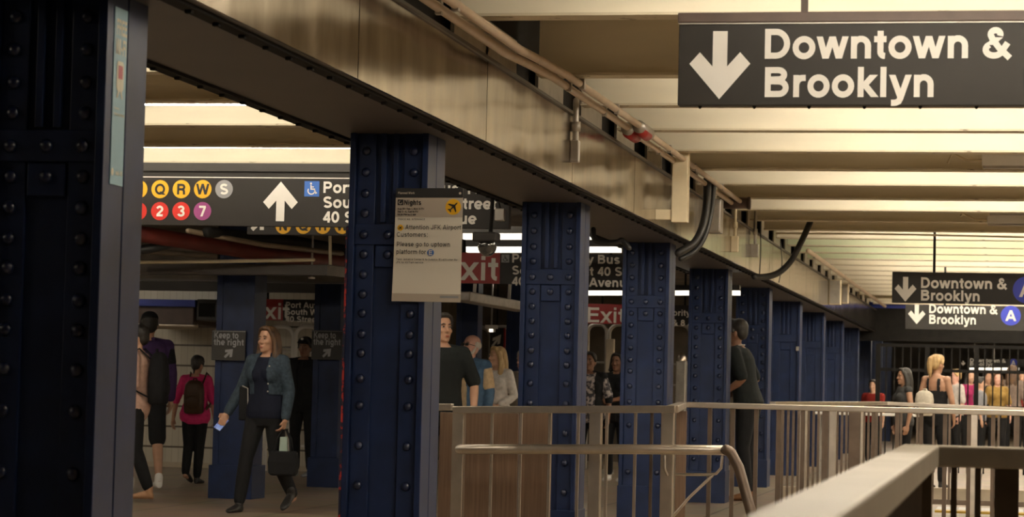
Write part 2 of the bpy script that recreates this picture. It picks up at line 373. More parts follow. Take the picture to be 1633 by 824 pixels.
# ------------------------------------------------------------------ the room
S = 4.57; COLX0, COLX1 = -3.362, -2.945; CD = .385; Z_SOF, Z_FAS, Z_BEAM = 2.481, 2.91, 3.038
struct('floor', B(-15, 7, -4, 80, -.2, 0), M['floor'])
struct('ceiling', B(-15, 7, -4, 80, 3.55, 3.75), M['cream'])
struct('wall_right', B(7, 7.2, -4, 80, 0, 3.55), M['cream_dirty'])
struct('wall_left', B(-15.2, -15, -4, 80, 0, 3.55), M['tile'])
struct('wall_front', B(-15, 7, -4.2, -4, 0, 3.55), M['tile'])
struct('wall_back', B(-15, 7, 79.8, 80, 0, 3.55), M['dark2'])
struct('wall_tile', B(-15, -8.75, 31, 31.3, 0, 3.5), M['tile'])
struct('wall_return', B(-8.95, -8.75, 31.3, 39, 0, 3.5), M['dark2'])
struct('wall_concourse', B(-8.95, -3.52, 39, 39.3, 0, 3.5), M['dark2'])
struct('trim_1', B(-15, -8.74, 30.975, 31, 0, .07), M['curb'])
struct('trim_2', B(-3.3, 6.9, 51, 51.5, 2.29, 2.96), M['dark'])            # the far bulkhead
struct('trim_3', B(-3.0, 6.9, 50.95, 51.0, 2.96, 3.08), M['cyanstrip'])
lowc = MB(); ZL = 2.75
lowc.box(-14.9, -3.5, 20.6, 38.9, ZL, ZL+.1)
struct('ceiling_low', lowc, M['dark2'])

def ORD(n): return ['first','second','third','fourth','fifth','sixth','seventh','eighth','ninth','tenth','eleventh','twelfth','thirteenth','fourteenth','fifteenth','sixteenth','seventeenth','eighteenth','nineteenth','twentieth','twenty-first','twenty-second','twenty-third','twenty-fourth','twenty-fifth','twenty-sixth','twenty-seventh','twenty-eighth','twenty-ninth','thirtieth'][n]
# ceiling beams, right side
YB = lambda k: 15.784 + 1.5233*k + (.74 if k == -3 else 0)
def beam(x0, x1, Y, zb, m, name, label, group):
    r = empty(name, ((x0+x1)/2, Y, zb), label, 'ceiling beam', group, 'thing')
    B(x0, x1, Y, Y+.015, zb+.012, 3.56).build('web', m, r)
    f = MB().box(x0, x1, Y-.075, Y+.09, zb, zb+.014); f.build('bottom_flange', M['cream_dirty'], r)
    return r
n = 0
for k in range(-9, 24):
    if k == -2: continue
    lab = ('%s cream ceiling beam from the camera, right of the steel girder' % ORD(max(0, n-5))) if n >= 5 else 'cream ceiling beam overhead near the camera, right of the steel girder'
    if k in (10, 11, 12): lab = lab.replace('cream', 'pale green')
    beam(-2.78, 6.98, YB(k), Z_BEAM, M['green_beam'] if k in (10, 11, 12) else M['cream'], 'ceiling_beam', lab, 'ceiling beams right of the girder'); n += 1
n = 0
for k in range(-8, 4):
    lab = ('%s cream ceiling beam from the camera, left of the girder' % ORD(max(0, n-6))) if n >= 6 else 'cream ceiling beam overhead near the camera, left of the girder'
    beam(-14.98, -3.42, YB(k), 3.065, M['cream'], 'ceiling_beam', lab, 'ceiling beams left of the girder'); n += 1

# the girder and its stainless cladding
gd = empty('steel_girder', (-3.1, 0, Z_SOF), 'long steel girder with stainless cladding carried by the row of blue columns', 'girder', None, 'thing')
B(-3.44, -2.80, -3, 53.6, Z_SOF+.012, Z_FAS-.02).build('core', M['dark'], gd)
B(-3.495, -2.745, -3, 53.6, Z_SOF, Z_SOF+.012).build('soffit_plate', M['soffit'], gd)
B(-3.02, -2.90, -3, 53.6, Z_FAS-.02, 3.54).build('upper_web', M['dark'], gd)
for i, y in enumerate([-3+2.6*i for i in range(22)]):
    y1 = min(y+2.588, 53.6)
    if y >= 53.6: break
    B(-2.745, -2.731, y, y1, Z_SOF, Z_FAS).build('fascia_panel', M['fascia'], gd)
B(-2.80, -2.715, -3, 53.6, Z_FAS, Z_FAS+.018).build('top_lip', M['soffit'], gd)
for x, nm in ((-2.80, 'edge_angle'), (-3.47, 'edge_angle')):
    a = MB().box(x-.03, x+.03, -3, 53.6, Z_SOF-.014, Z_SOF)
    for i in range(170): a.box(x-.012, x+.012, 2.0+i*.30, 2.025+i*.30, Z_SOF-.026, Z_SOF-.014)
    a.build(nm, M['dark'], gd)
for i in range(34):                        # blocking plates between girder and beams
    y = YB(i-8)+.3
    B(-2.86, -2.84, y, y+.85, Z_FAS+.02, 3.2).build('blocking_plate', M['galv'], gd)

# riveted columns
RZ = [2.39, 2.28, 2.17, 2.067, 1.956, 1.854, 1.75, 1.648, 1.55, 1.443, 1.344, 1.213, 1.075, .87, .665, .46]
rivet_me = MB().dome((0,0,0), .024, .019, (0, -1, 0), 12).mesh('rivet', True); rivet_me.materials.append(M['blue_rivet'])
def column_parts(r, rivets=True):
    w = (COLX1-COLX0)/2; d = CD
    for sx in (-1, 1):
        x0, x1 = sorted((sx*w, sx*(w-.032)))
        B(x0, x1, 0, d*.50-.005, 0, Z_SOF).build('flange', M['blue'], r, bevel=.003)
        B(x0, x1, d*.50+.005, d, 0, Z_SOF).build('flange', M['blue'], r, bevel=.003)
    B(-w+.03, w-.03, .045, d-.045, 0, Z_SOF).build('web_plate', M['blue'], r)
    for sx in (-1, 1):
        B(sx*.125-.05, sx*.125+.05, .028, .046, 0, Z_SOF).build('angle_strip', M['blue'], r, bevel=.003)
    s = MB(); s.box(-.045, -.018, .018, .046, 2.02, Z_SOF); s.box(.02, .045, .018, .046, 2.02, Z_SOF); s.build('stiffener', M['blue'], r, bevel=.002)
    B(-w+.032, w-.032, .016, .03, 1.905, 2.01).build('splice_plate', M['blue'], r, bevel=.003)
    B(-.066, .066, .022, .046, 1.79, 1.90).build('tab_plate', M['blue'], r, bevel=.003)
    cs = MB(); cs.box(-w-.008, w+.008, -.008, d+.008, 0, .34); cs.build('base_casing', M['blue'], r, bevel=.004)
    if rivets:
        for z in RZ:
            for x in (-.128, .128) + ((0,) if z in (1.956, 1.854) else ()):
                o = bpy.data.objects.new('rivet', rivet_me); COL.objects.link(o); o.parent = r
                o.location = (x, .016 if z == 1.956 else (.022 if x == 0 else .028), z)
cl = ['nearest blue riveted column, bearing a pale blue sticker on its flange', 'blue riveted column with the white paper notice hanging on it',
      'third blue riveted column from the camera, behind the left end of the stair railing', 'fourth blue riveted column from the camera, left of the railing corner',
      'fifth blue riveted column from the camera, beside the man in a black t-shirt'] + ['%s blue riveted column from the camera in the girder row' % ORD(i) for i in range(5, 14)]
for i in range(13):
    yn = S*(i+1.752) - CD
    r = empty('riveted_column', (0, 0, 0), cl[i], 'column', 'blue columns under the girder', 'thing')
    column_parts(r, i < 6)
    if i == 1:
        B(-.218, -.208, -.006, .12, 0, 2.0).build('red_edge', M['redspeck'], r, label='chipped red painted edge')
    if i == 6: B(.16, .2, -.03, 0, 1.78, 1.84).build('clamp', M['galv'], r)
    r.location = ((COLX0+COLX1)/2, yn, 0)

# background columns in the concourse
def back_column(px0, px1, Y, label, sign=False):
    a, b = at(px0, 600, Y), at(px1, 600, Y); w = b.x-a.x
    r = empty('square_column', ((a.x+b.x)/2, Y, 0), label, 'column', 'columns inside the concourse', 'thing')
    B(a.x, b.x, Y, Y+w, 0, ZL).build('shaft', M['blue'], r, bevel=.004)
    MB().box(a.x-.03, b.x+.03, Y-.03, Y+w+.03, 0, .33).build('base_casing', M['blue'], r, bevel=.004)
    for x in (a.x+.03, b.x-.03): B(x-.03, x+.03, Y-.014, Y, .33, ZL).build('corner_strip', M['blue'], r)
    return a.x, b.x
bc = [back_column(343, 403, 23.4, 'blue square column behind the woman in denim jacket, with a direction plate')]
bc.append(back_column(499, 541, 26.6, 'blue square column just left of the noticed column, with a direction plate'))
bc.append(back_column(726, 760, 28.2, 'dark square column behind the man with white hair'))
bc.append(back_column(806, 842, 33.0, 'dark square column right behind the blonde woman in white'))

# ------------------------------------------------------------------ lights
def fixture(x0, x1, Y, z, m, label, group, top=None):
    r = empty('fluorescent_light', ((x0+x1)/2, Y, z), label, 'light', group)
    B(x0, x1, Y-.05, Y+.05, z, z+.05).build('housing', M['housing'], r)
    MB().tube([(x0+.05, Y, z-.025), (x1-.05, Y, z-.025)], .02, 8).build('tube', m, r, smooth=True)
    if top: B((x0+x1)/2-.01, (x0+x1)/2+.01, Y-.01, Y+.01, z+.05, top).build('stem', M['galv'], r)
    for x in (x0+.04, x1-.04): B(x-.012, x+.012, Y-.02, Y+.02, z-.045, z).build('socket', M['housing'], r)
for k in (-5, -4, -3, 0, 1, 2, 3, 4, 6, 7, 9, 10, 11, 12, 13, 14, 15, 16, 17, 18, 19, 20, 22, 23):
    fixture(-1.2 if k == -5 else -1.2 if k == -4 else (1.6 if k in (3, 7) else -1.9), 3.4, YB(k)-1.05, 3.20, M['tube'], 'fluorescent tube light between ceiling beams right of the girder', 'tube lights between the right ceiling beams')
for k in (-6, -1, 1, 3):  # the tube nearest the camera is unseen, added to light the first column
    fixture(-9.5, -6.4 if k == -6 else -4.2, YB(k)-1.0, 3.15, M['tube_left'], 'fluorescent tube light between ceiling beams left of the girder', 'tube lights between the left ceiling beams')
for x0, x1, Y in ((-14.2, -9.6, 22.0), (-14.2, -11.0, 28.5), (-6.85, -6.0, 34.5), (-5.95, -5.2, 29.8)):  # tubes kept out of view, added to brighten the concourse behind
    fixture(x0, x1, Y, ZL-.05, M['tube_fill'], 'unseen tube light added for fill under the low dark ceiling', 'added fill tubes under the low ceiling')
for Y in (54, 58, 64): fixture(-6, 4, Y, 3.0, M['tube_fill'], 'unseen tube light added for fill beyond the far bulkhead', 'added fill tubes beyond the bulkhead')  # hidden by the bulkhead, added to brighten the far area
# strips seen through the columns
def strip(px0, px1, py, Y, label, h=.05, top=None):
    a, b = at(px0, py, Y), at(px1, py, Y)
    r = empty('strip_light', ((a.x+b.x)/2, Y, a.z), label, 'light')
    MB().bar(a, b, .10, h).build('diffuser', M['tube_view'], r)
    MB().bar(a+Vector((0,.0,h/2+.03)), b+Vector((0,0,h/2+.03)), .14, .06).build('housing', M['black'], r)
    for t in (.1, .5):
        p = a.lerp(b, t); B(p.x-.01, p.x+.01, Y-.01, Y+.01, p.z+h/2+.05, top or ZL).build('hanger', M['galv'], r)
strip(740, 948, 377, 20.9, 'bright strip light high behind the third column')
strip(745, 990, 398, 22.2, 'bright strip light just above the large exit sign')
strip(860, 1180, 467, 27.0, 'long bright strip light below the large exit sign')
# white fixtures at the right edge
for px, py0, py1, Y, lab in ((1566, 248, 266, 20.28, 'white fluorescent housing at the right edge, upper one'), (1577, 326, 341, 26.0, 'white fluorescent housing at right edge, upper of the close pair'), (1574, 345, 357, 26.3, 'white fluorescent housing at right edge, lower of the close pair')):
    a = at(px, py0, Y); b = at(px, py1, Y)
    r = empty('light_housing', (a.x+1, Y, b.z), lab, 'light')
    MB().box(a.x, a.x+2.4, Y-.12, Y-.02, b.z, a.z).build('body', M['housing'], r, bevel=.006)
    B(a.x+.01, a.x+2.39, Y-.11, Y-.03, b.z-.02, b.z).build('lens', M['galv'], r)
    MB().tube([(a.x, Y-.06, (a.z+b.z)/2), (a.x-.12, Y-.06, (a.z+b.z)/2), (a.x-.24, Y-.05, (a.z+b.z)/2+.06), (a.x-.27, Y-.04, 3.1)], .012, 8).build('feed_conduit', M['pipe_cream'], r, smooth=True)

# ------------------------------------------------------------------ conduits, boxes and cables on the girder
def conduit(name, pts, rad, m, label, group=None, cat='conduit', clamps=()):
    r = empty(name, pts[0], label, cat, group)
    MB().tube(pts, rad, 12).build('pipe', m, r, smooth=True)
    for (p, q) in clamps: MB().bar(p, q, .03, rad*2.7).build('clamp', M['galv'], r)
    return r
for i, (x, lab) in enumerate(((-2.52, 'tan conduit farther from the girder'), (-2.60, 'tan conduit nearer the girder'))):
    z = 3.0-.015*i
    pts = [(x, 6, z-.06), (x, 10.6, z-.06), (x, 12.4, z-.06), (x-.02, 13.2, z-.02), (x-.02, 13.9, z), (x, 16.6, z)]
    cl_ = [((x, y-.02, zz), (x, y+.02, zz)) for y, zz in ((10.9, z-.06), (14.3, z), (15.6, z))]
    conduit('conduit', pts, .023, M['pipe'], lab + ', near run up to the red couplings', 'conduits beside the girder', clamps=cl_)
    conduit('conduit', [(x, 16.9, z-.01), (x, 19, z-.01), (x, 23, z-.02)], .021, M['pipe'], lab + ', middle run past the red couplings', 'conduits beside the girder', clamps=[((x, y-.02, z-.012), (x, y+.02, z-.012)) for y in (18.1, 19.6, 21.5)])
    r = empty('conduit_coupling', (x, 16.75, z), 'red and grey conduit coupling, %s of the two' % ('right' if i == 0 else 'left'), 'coupling', 'conduit couplings')
    MB().tube([(x, 16.55, z-.01), (x, 17.05, z-.01)], .044, 12, False).build('body', M['galv'], r, smooth=True)
    MB().tube([(x, 16.6, z-.03), (x, 16.95, z-.03)], .040, 12, False).build('red_ring', M['exitred'], r, smooth=True, label='dull red lower half')
conduit('conduit', [(-2.52, 31, 2.98), (-2.52, 40, 2.98), (-2.52, 50.5, 2.98)], .03, M['pipe'], 'tan conduit running far along the girder to the dark bulkhead', 'conduits beside the girder', clamps=[((-2.52, y-.03, 2.98), (-2.52, y+.03, 2.98)) for y in (32, 35, 38, 42, 46, 50)])
r = empty('junction_box', (-2.56, 23.1, 2.93), 'brown cylindrical junction box ending the tan conduits', 'junction box')
MB().tube([(-2.72, 23.1, 2.97), (-2.45, 23.1, 2.97)], .055, 14, False).build('body', M['signtrim'], r, smooth=True)
MB().tube([(-2.455, 23.1, 2.97), (-2.43, 23.1, 2.97)], .062, 14, False).build('cap', M['signtrim'], r, smooth=True)
def yfor(px, py, x): return x/at(px, py, 1.0).x
def drop(px, py0, py1, Y, label, box, m, foot=None, r_=.016):
    Y = yfor(px, (py0+py1)/2, -2.731+box[0]/2+.004)
    a = at(px, py0, Y); b = at(px, py1, Y)
    r = empty('drop_conduit', b, label, 'conduit', 'drop conduits on the girder face')
    MB().tube([a, (a.x, Y, b.z+box[2]*.8)], r_, 10).build('pipe', m, r, smooth=True)
    MB().tube([(a.x, Y, (a.z+b.z)/2+.06), (a.x, Y, (a.z+b.z)/2)], r_*1.6, 10, False).build('coupling', m, r, smooth=True)
    B(a.x-box[0]/2, a.x+box[0]/2, Y-box[1]/2, Y+box[1]/2, b.z, b.z+box[2]).build('outlet_box', m, r, bevel=.008)
    if foot: MB().tube([(a.x, Y, b.z+.025), (a.x-foot, Y, b.z+.02)], .018, 10).build('elbow', m, r, smooth=True)
drop(919, 160, 259, 15.0, 'grey drop conduit with an elbow on the cladding, nearest one', (.055, .06, .14), M['galv'], .07, .02)
drop(1173, 325, 402, 23.2, 'cream drop conduit with outlet box, below the junction box', (.075, .06, .16), M['pipe_cream'], .04)
drop(1205, 338, 410, 25.0, 'grey drop conduit with outlet box, right of the cream one', (.08, .06, .14), M['galv'])
# cream duct
YD = yfor(1074, 300, -2.60); a = at(1074, 243, YD); b = at(1097, 355, YD)
r = empty('cream_duct', (a.x, YD, b.z), 'square cream vertical duct with a foot on the steel cladding', 'duct')
B(a.x, b.x, YD-.06, YD+.06, b.z, a.z).build('body', M['pipe_cream'], r, bevel=.006)
B(a.x-.129, a.x, YD-.045, YD+.045, b.z+.02, b.z+.1).build('foot', M['pipe_cream'], r, bevel=.006)
for px0, px1, py0, py1, Y, lab in ((1131, 1151, 318, 372, 21.5, 'grey rectangular box on the cladding below the conduits'), (1323, 1341, 446, 486, 33.5, 'tan equipment box on the far cladding, left of the pair'), (1343, 1353, 452, 484, 34.6, 'narrow tan equipment box on the far cladding, right of the pair')):
    Y = yfor(px0, py0, -2.728)
    a = at(px0, py0, Y); b = at(px1, py1, Y)
    r = empty('equipment_box', (a.x, Y, b.z), lab, 'box')
    B(a.x, b.x, Y-.1, Y+.1, b.z, a.z).build('body', M['pipe_cream'] if Y > 30 else M['galv'], r, bevel=.008)
    B(a.x+.012, b.x-.012, Y-.11, Y-.1, b.z+.015, a.z-.015).build('cover', M['galv'], r, bevel=.003)
def cable(pix, Y0, Y1, rad, m, label, name='cable'):
    n = len(pix); P = [at(px, py, Y0+(Y1-Y0)*i/(n-1)) for i, (px, py) in enumerate(pix)]
    Q = []
    for i in range(n-1):                   # Catmull-Rom
        p0, p1, p2, p3 = P[max(i-1,0)], P[i], P[i+1], P[min(i+2,n-1)]
        for t in (0, .25, .5, .75):
            Q.append(.5*((2*p1)+(p2-p0)*t+(2*p0-5*p1+4*p2-p3)*t*t+(3*p1-p0-3*p2+p3)*t**3))
    Q.append(P[-1]); return tag(MB().tube(Q, rad, 8).build(name, m, smooth=True), label, 'cable')
cable([(1292, 354), (1278, 385), (1262, 415), (1243, 434), (1222, 441), (1203, 441)], 26.9, 26.2, .035, M['rubber'], 'thick black cable swooping from a ceiling beam to the girder')
cable([(1128, 285), (1127, 325), (1120, 362), (1106, 388), (1082, 403)], 21.0, 20.6, .035, M['rubber'], 'bundle of black cable hanging over the cladding near the cream duct')
cable([(1138, 290), (1134, 335), (1124, 375), (1108, 400), (1086, 412)], 21.1, 20.7, .026, M['rubber'], 'thinner black cable hanging beside the black bundle')
cable([(1213, 352), (1213, 400), (1211, 439)], 26.6, 26.5, .006, M['rubber'], 'thin black wire hanging left of the swooping cable')
cable([(1245, 385), (1247, 420), (1242, 450)], 29, 29, .006, M['rubber'], 'thin black wire hanging right of the swooping cable')
cable([(1238, 372), (1400, 373), (1633, 378)], 27.6, 27.6, .010, M['pipe_cream'], 'thin cream pipe running across the ceiling beams')

# ------------------------------------------------------------------ signs
def sign_root(px0, py0, px1, py1, Y, label, cat='sign', thick=.06, name='hanging_sign', m=None, trim=True, xmax=None):
    a = at(px0, py0, Y); b = at(px1, py1, Y)
    if xmax is not None: b.x = min(b.x, xmax)
    r = empty(name, ((a.x+b.x)/2, Y, b.z), label, cat)
    B(a.x, b.x, Y, Y+thick, b.z, a.z).build('panel', m or M['signface'], r, bevel=.003)
    return r, a, b
# the large one
r, a, b = sign_root(1083, 37, 1633, 168, 10, 'large dark hanging sign reading Downtown & Brooklyn, nearest one')
bx = [o for o in bpy.data.objects if o.parent == r][0]; bpy.data.objects.remove(bx)
x1 = 1.0; B(a.x, x1, 10, 10.07, b.z, a.z).build('panel', M['signface'], r, bevel=.003)
B(a.x-.004, x1, 9.985, 10.085, a.z, a.z+.042).build('top_channel', M['signtrim'], r, bevel=.004)
B(a.x, x1, 9.992, 10.0, a.z-.006, a.z).build('top_edge', M['galv'], r)
st = MB()
for i in range(12): st.dome((a.x+.09+i*.225, 10.03, b.z), .008, .012, (0, 0, -1), 8)
st.build('bottom_screws', M['dark'], r)
for hx in (at(1282, 10, 10).x, .7):
    h = MB(); h.box(hx-.014, hx+.014, 10.02, 10.05, a.z+.042, Z_BEAM-.19); h.box(hx-.075, hx+.075, 10.0, 10.07, Z_BEAM-.2, Z_BEAM-.185)
    h.box(hx-.02, hx+.02, 10.02, 10.05, Z_BEAM-.2, 3.5); h.build('hanger', M['signtrim'], r)
p = at(1148, 104, 10)
arrow(MB(), p.x, 9.996, p.z, .252, .282).build('arrow', M['white'], r)
for t, x0, xe, yb in (('Downtown &', 1220, 1613, 94), ('Brooklyn', 1220, 1491, 155)):
    m_ = MB(); q = at(x0, yb, 10); e = at(xe, yb, 10); size = .172
    lettering(m_, t, q.x-.07*size, 9.996, q.z, size, WT, (e.x-q.x)/(text_width(t, size)-.10*size)); m_.build('lettering', M['white'], r)
def downtown(px0, py0, px1, py1, Y, label, arrow_px, ap, lines, bull, lit=True):
    r, a, b = sign_root(px0, py0, px1, py1, Y, label)
    e = empty  # keep
    p = at(*arrow_px, Y); arrow(MB(), p.x, Y-.004, p.z, ap[0]*Y/F, ap[1]*Y/F).build('arrow', M['white'], r)
    for t, x0, xe, yb, cap in lines:
        q = at(x0, yb, Y); x2 = at(xe, yb, Y); size = cap*Y/F/.72; m_ = MB()
        lettering(m_, t, q.x-.07*size, Y-.004, q.z, size, WT, (x2.x-q.x)/(text_width(t, size)-.10*size)); m_.build('lettering', M['white'], r)
    if bull:
        c = at(bull[0], bull[1], Y); rad = bull[2]*Y/F
        bl = MB().disc((c.x, Y-.003, c.z), rad).build('route_bullet', M['abull'], r); sz = rad*1.5
        m_ = MB(); lettering(m_, 'A', c.x-.36*sz, Y-.005, c.z-.36*sz, sz, .15); m_.build('bullet_letter', M['white'], bl)
    hm = MB()
    for t in (.2, .8):
        x = a.x+(b.x-a.x)*t; hm.box(x-.015, x+.015, Y+.02, Y+.05, a.z, 3.5)
    hm.build('hanger', M['dark'], r)
downtown(1423, 433, 1760, 488, 28.3, 'dim hanging sign reading Downtown & Brooklyn, above the brighter far one', (1444, 461), (34, 39), (('Downtown &', 1469, 1606, 459, 17), ('Brooklyn', 1469, 1563, 479, 17)), (1637, 462, 21))
downtown(1444, 486, 1760, 530, 36.2, 'bright small hanging sign reading Downtown & Brooklyn with a blue bullet', (1462, 501), (27, 31), (('Downtown &', 1482, 1591, 499, 14.5), ('Brooklyn', 1482, 1557, 516, 14.5)), (1612, 503, 15.5))
downtown(1543, 571, 1700, 586, 62, 'tiny lit sign beyond the barred fence reading Brooklyn', (1536, 579), (7, 8), (('Downtown &', 1547, 1604, 577, 6), ('Brooklyn', 1547, 1585, 583, 6)), (1616, 578, 6))

def wheelchair(r, cx, cz, w, Y, m_bg, m_fg, name='accessibility_symbol'):
    p = MB().box(cx-w/2, cx+w/2, Y-.004, Y, cz-w/2, cz+w/2).build(name, m_bg, r)
    mb = MB(); P = lambda u, v: Vector((cx+u*w, Y-.006, cz+v*w))
    ribbon(mb, arc(-.02, -.12, .23, .23, 150, 380, 16), .07, P); ribbon(mb, [(-.06, .25), (-.04, -.02), (.18, -.02), (.27, -.28), (.36, -.25)], .09, P)
    ribbon(mb, [(-.05, .12), (.14, .12)], .07, P); ribbon(mb, arc(-.06, .34, .035, .035, 0, 360, 10), .07, P)
    mb.build('figure', m_fg, p)
# route sign left
Y1 = 17.05
r, a, b = sign_root(196, 270, 828, 365, Y1, 'wide dark hanging sign with coloured route bullets and an up arrow', xmax=-3.512)
B(a.x, b.x, Y1-.004, Y1, at(300, 282.6, Y1).z-.003, at(300, 282.6, Y1).z+.004).build('white_line', M['white'], r)
B(a.x, b.x, Y1-.02, Y1+.08, a.z-.01, a.z+.05).build('top_channel', M['black'], r)
hm = MB()
for t in (.02, .62):
    x = a.x+(b.x-a.x)*t; hm.box(x-.015, x+.015, Y1+.02, Y1+.05, a.z, 3.5)
hm.build('hanger', M['dark'], r)
def bullet(r, ch, px, py, rad_px, Y, m, fg):
    c = at(px, py, Y); rad = rad_px*Y/F; sz = rad*1.62
    bl = MB().disc((c.x, Y-.003, c.z), rad).build('route_bullet', m, r)
    mb = MB(); lettering(mb, ch, c.x-GL[ch][0]/2*sz, Y-.005, c.z-.36*sz, sz, .15); mb.build('bullet_letter', fg, bl)
for ch, px, m_, fg in (('N', 221.5, 'yellow', 'ink'), ('Q', 255.5, 'yellow', 'ink'), ('R', 289.5, 'yellow', 'ink'), ('W', 323.5, 'yellow', 'ink'), ('S', 357.5, 'grey', 'white')):
    bullet(r, ch, px, 301.5, 15.4, Y1, M[m_], M[fg])
for ch, px, m_ in (('1', 220.5, 'red'), ('2', 255, 'red'), ('3', 289, 'red'), ('7', 323, 'purple')):
    bullet(r, ch, px, 336.5, 15.4, Y1, M[m_], M['white'])
p = at(447.5, 321, Y1); arrow(MB(), p.x, Y1-.004, p.z, 60*Y1/F, 66*Y1/F, PI).build('arrow', M['white'], r)
q = at(497.5, 301, Y1); wheelchair(r, q.x, q.z, 25.5*Y1/F, Y1, M['signblue'], M['white'])
def three_lines(r, px, Y, base, size_px, m, w=WT):
    for t, yb in zip(('Port Authority Bus Terminal', 'South Wing at 40 Street', '40 Street & 8 Avenue'), base):
        if not yb: continue
        q = at(px, yb, Y); sz = size_px*Y/F; mb = MB(); lettering(mb, t, q.x-.07*sz, Y-.004, q.z, sz, w, 1.0, xmax=-3.52); mb.build('lettering', m, r)
three_lines(r, 516, Y1, (307.5, 331.3, 354.8), 26.3, M['white'])
# sign half hidden behind it
Y2 = 18.6
r, a, b = sign_root(396, 300, 700, 377, Y2, 'dark sign with orange bullets mostly hidden behind the wide route sign')
hm = MB()
for t in (.56, .85):
    x = a.x+(b.x-a.x)*t; hm.box(x-.015, x+.015, Y2+.02, Y2+.05, a.z, 3.5)
hm.build('hanger', M['dark'], r)
for ch, px in (('N', 452), ('Q', 484), ('R', 515), ('W', 546)): bullet(r, ch, px, 360, 13.5, Y2, M['yellow'], M['ink'])
p = at(412, 356, Y2); arrow(MB(), p.x, Y2-.004, p.z, 30*Y2/F, 30*Y2/F, PI*.75).build('arrow', M['white'], r)

# exit signs
def exit_sign(px0, py0, px1, py1, split, Y, label, ex, ey, ecap, tx, base, tsize, wc=None, hang=ZL):
    r, a, b = sign_root(px0, py0, px1, py1, Y, label, xmax=-3.512)
    s = at(split, py0, Y); B(a.x, s.x, Y-.003, Y, b.z, a.z).build('red_panel', M['exitred'], r, label='red panel reading Exit')
    q = at(ex, ey, Y); sz = ecap*Y/F/.72; mb = MB(); lettering(mb, 'Exit', q.x-.07*sz, Y-.006, q.z, sz, .125); mb.build('lettering', M['white'], r)
    three_lines(r, tx, Y, base, tsize, M['white'])
    if wc: c = at(*wc[:2], Y); wheelchair(r, c.x, c.z, wc[2]*Y/F, Y, M['grey'], M['signface'])
    hm = MB()
    for t in (.15, .85):
        x = a.x+(b.x-a.x)*t; hm.box(x-.012, x+.012, Y+.02, Y+.045, a.z, hang)
    hm.build('hanger', M['dark'], r)
exit_sign(690, 402, 1100, 457, 798, 23.5, 'large red and black exit sign between the second and fourth columns', 702, 446, 40, 817, (418.5, 437.5, 455), 20.2, (806, 412, 13))
exit_sign(932, 484, 1120, 519, 993, 31.0, 'smaller red and black exit sign between the third and fourth columns', 937, 514, 25, 1013, (502, 0, 518), 13.5)
exit_sign(392, 476, 620, 514, 452, 29.6, 'red and black exit sign behind the woman in denim jacket', 401, 508, 27, 456, (490.5, 501.5, 513), 13.6)
# keep to the right plates on the background columns
def keep(px0, px1, py0, py1, Y, label):
    a = at(px0, py0, Y); b = at(px1, py1, Y)
    r = empty('direction_plate', ((a.x+b.x)/2, Y, b.z), label, 'sign', 'keep right plates')
    B(a.x, b.x, Y-.012, Y, b.z, a.z).build('panel', M['black'], r)
    B(a.x, b.x, Y-.014, Y-.012, a.z-.012, a.z-.007).build('white_line', M['grey'], r)
    h = a.z-b.z; w = b.x-a.x
    mb = MB(); fit_text(mb, 'Keep to', a.x+w*.06, a.x+w*.80, Y-.016, a.z-h*.27, h*.30); fit_text(mb, 'the right', a.x+w*.06, a.x+w*.96, Y-.016, a.z-h*.50, h*.30); mb.build('lettering', M['grey'], r)
    arrow(MB(), a.x+w*.52, Y-.016, b.z+h*.24, h*.34, h*.40, PI*.75).build('arrow', M['grey'], r)
keep(339, 391, 526, 575, 23.35, 'keep to the right plate on the column behind the woman in denim')
keep(498, 545, 526, 574, 26.55, 'keep to the right plate on the column nearest the noticed column')

# paper notice on the second column
YP = 12.178
def PP(px, py): return at(px, py, YP)
r = empty('paper_notice', PP(680, 482), 'white paper service notice taped askew on the second blue column', 'poster')
C4 = [PP(632, 300), PP(739, 300), PP(734.5, 482), PP(624.5, 480)]
def uv(u, v, dy=0):
    t = C4[0].lerp(C4[1], u); bb = C4[3].lerp(C4[2], u); p_ = t.lerp(bb, v); return Vector((p_.x, p_.y-dy+.02*math.sin(v*PI)*(.5-u)*.4, p_.z))
def patch(u0, u1, v0, v1, dy, name, m, par, lab=None):
    mb = MB(); N = 8
    for i in range(N):
        va, vb = v0+(v1-v0)*i/N, v0+(v1-v0)*(i+1)/N
        for j in range(4):
            ua, ub = u0+(u1-u0)*j/4, u0+(u1-u0)*(j+1)/4; mb.face([uv(ua, va, dy), uv(ua, vb, dy), uv(ub, vb, dy), uv(ub, va, dy)])
    return mb.build(name, m, par, label=lab)
patch(0, 1, 0, 1, 0, 'sheet', M['paper'], r)
patch(0, 1, 0, .085, .002, 'header_band', M['ink'], r, 'black top band')
patch(0, 1, .085, .255, .002, 'date_band', M['paper_tan'], r, 'tan band with dates')
patch(0, 1, .93, 1, .002, 'footer_band', M['paper_tan'], r, 'tan bottom band')
patch(.70, .97, .945, .965, .003, 'footer_note', M['grey'], r)
ASP = (C4[0]-C4[3]).length/(C4[0]-C4[1]).length
def ptext(s, u0, u1, vb, cap, m=None, w=WT):
    mb = MB(); tw = text_width(s, 1)
    lettering(mb, s, 0, 0, 0, 1, w, 1, P=lambda x, z: uv(u0+(u1-u0)*x/tw, vb-z*cap/.72, .004)); mb.build('lettering', m or M['ink'], r)
ptext('Planned Work', .03, .28, .052, .02, M['paper_tan'])
patch(.03, .115, .10, .15, .003, 'night_symbol', M['ink'], r)
mb = MB(); ribbon(mb, [(0,0),(0,0)] and arc(.5,.5,.28,.28,100,350,10), .14, lambda u, v: uv(.03+.085*u, .15-.05*v, .004)); mb.build('moon', M['paper_tan'], r)
ptext('Nights', .125, .385, .148, .045)
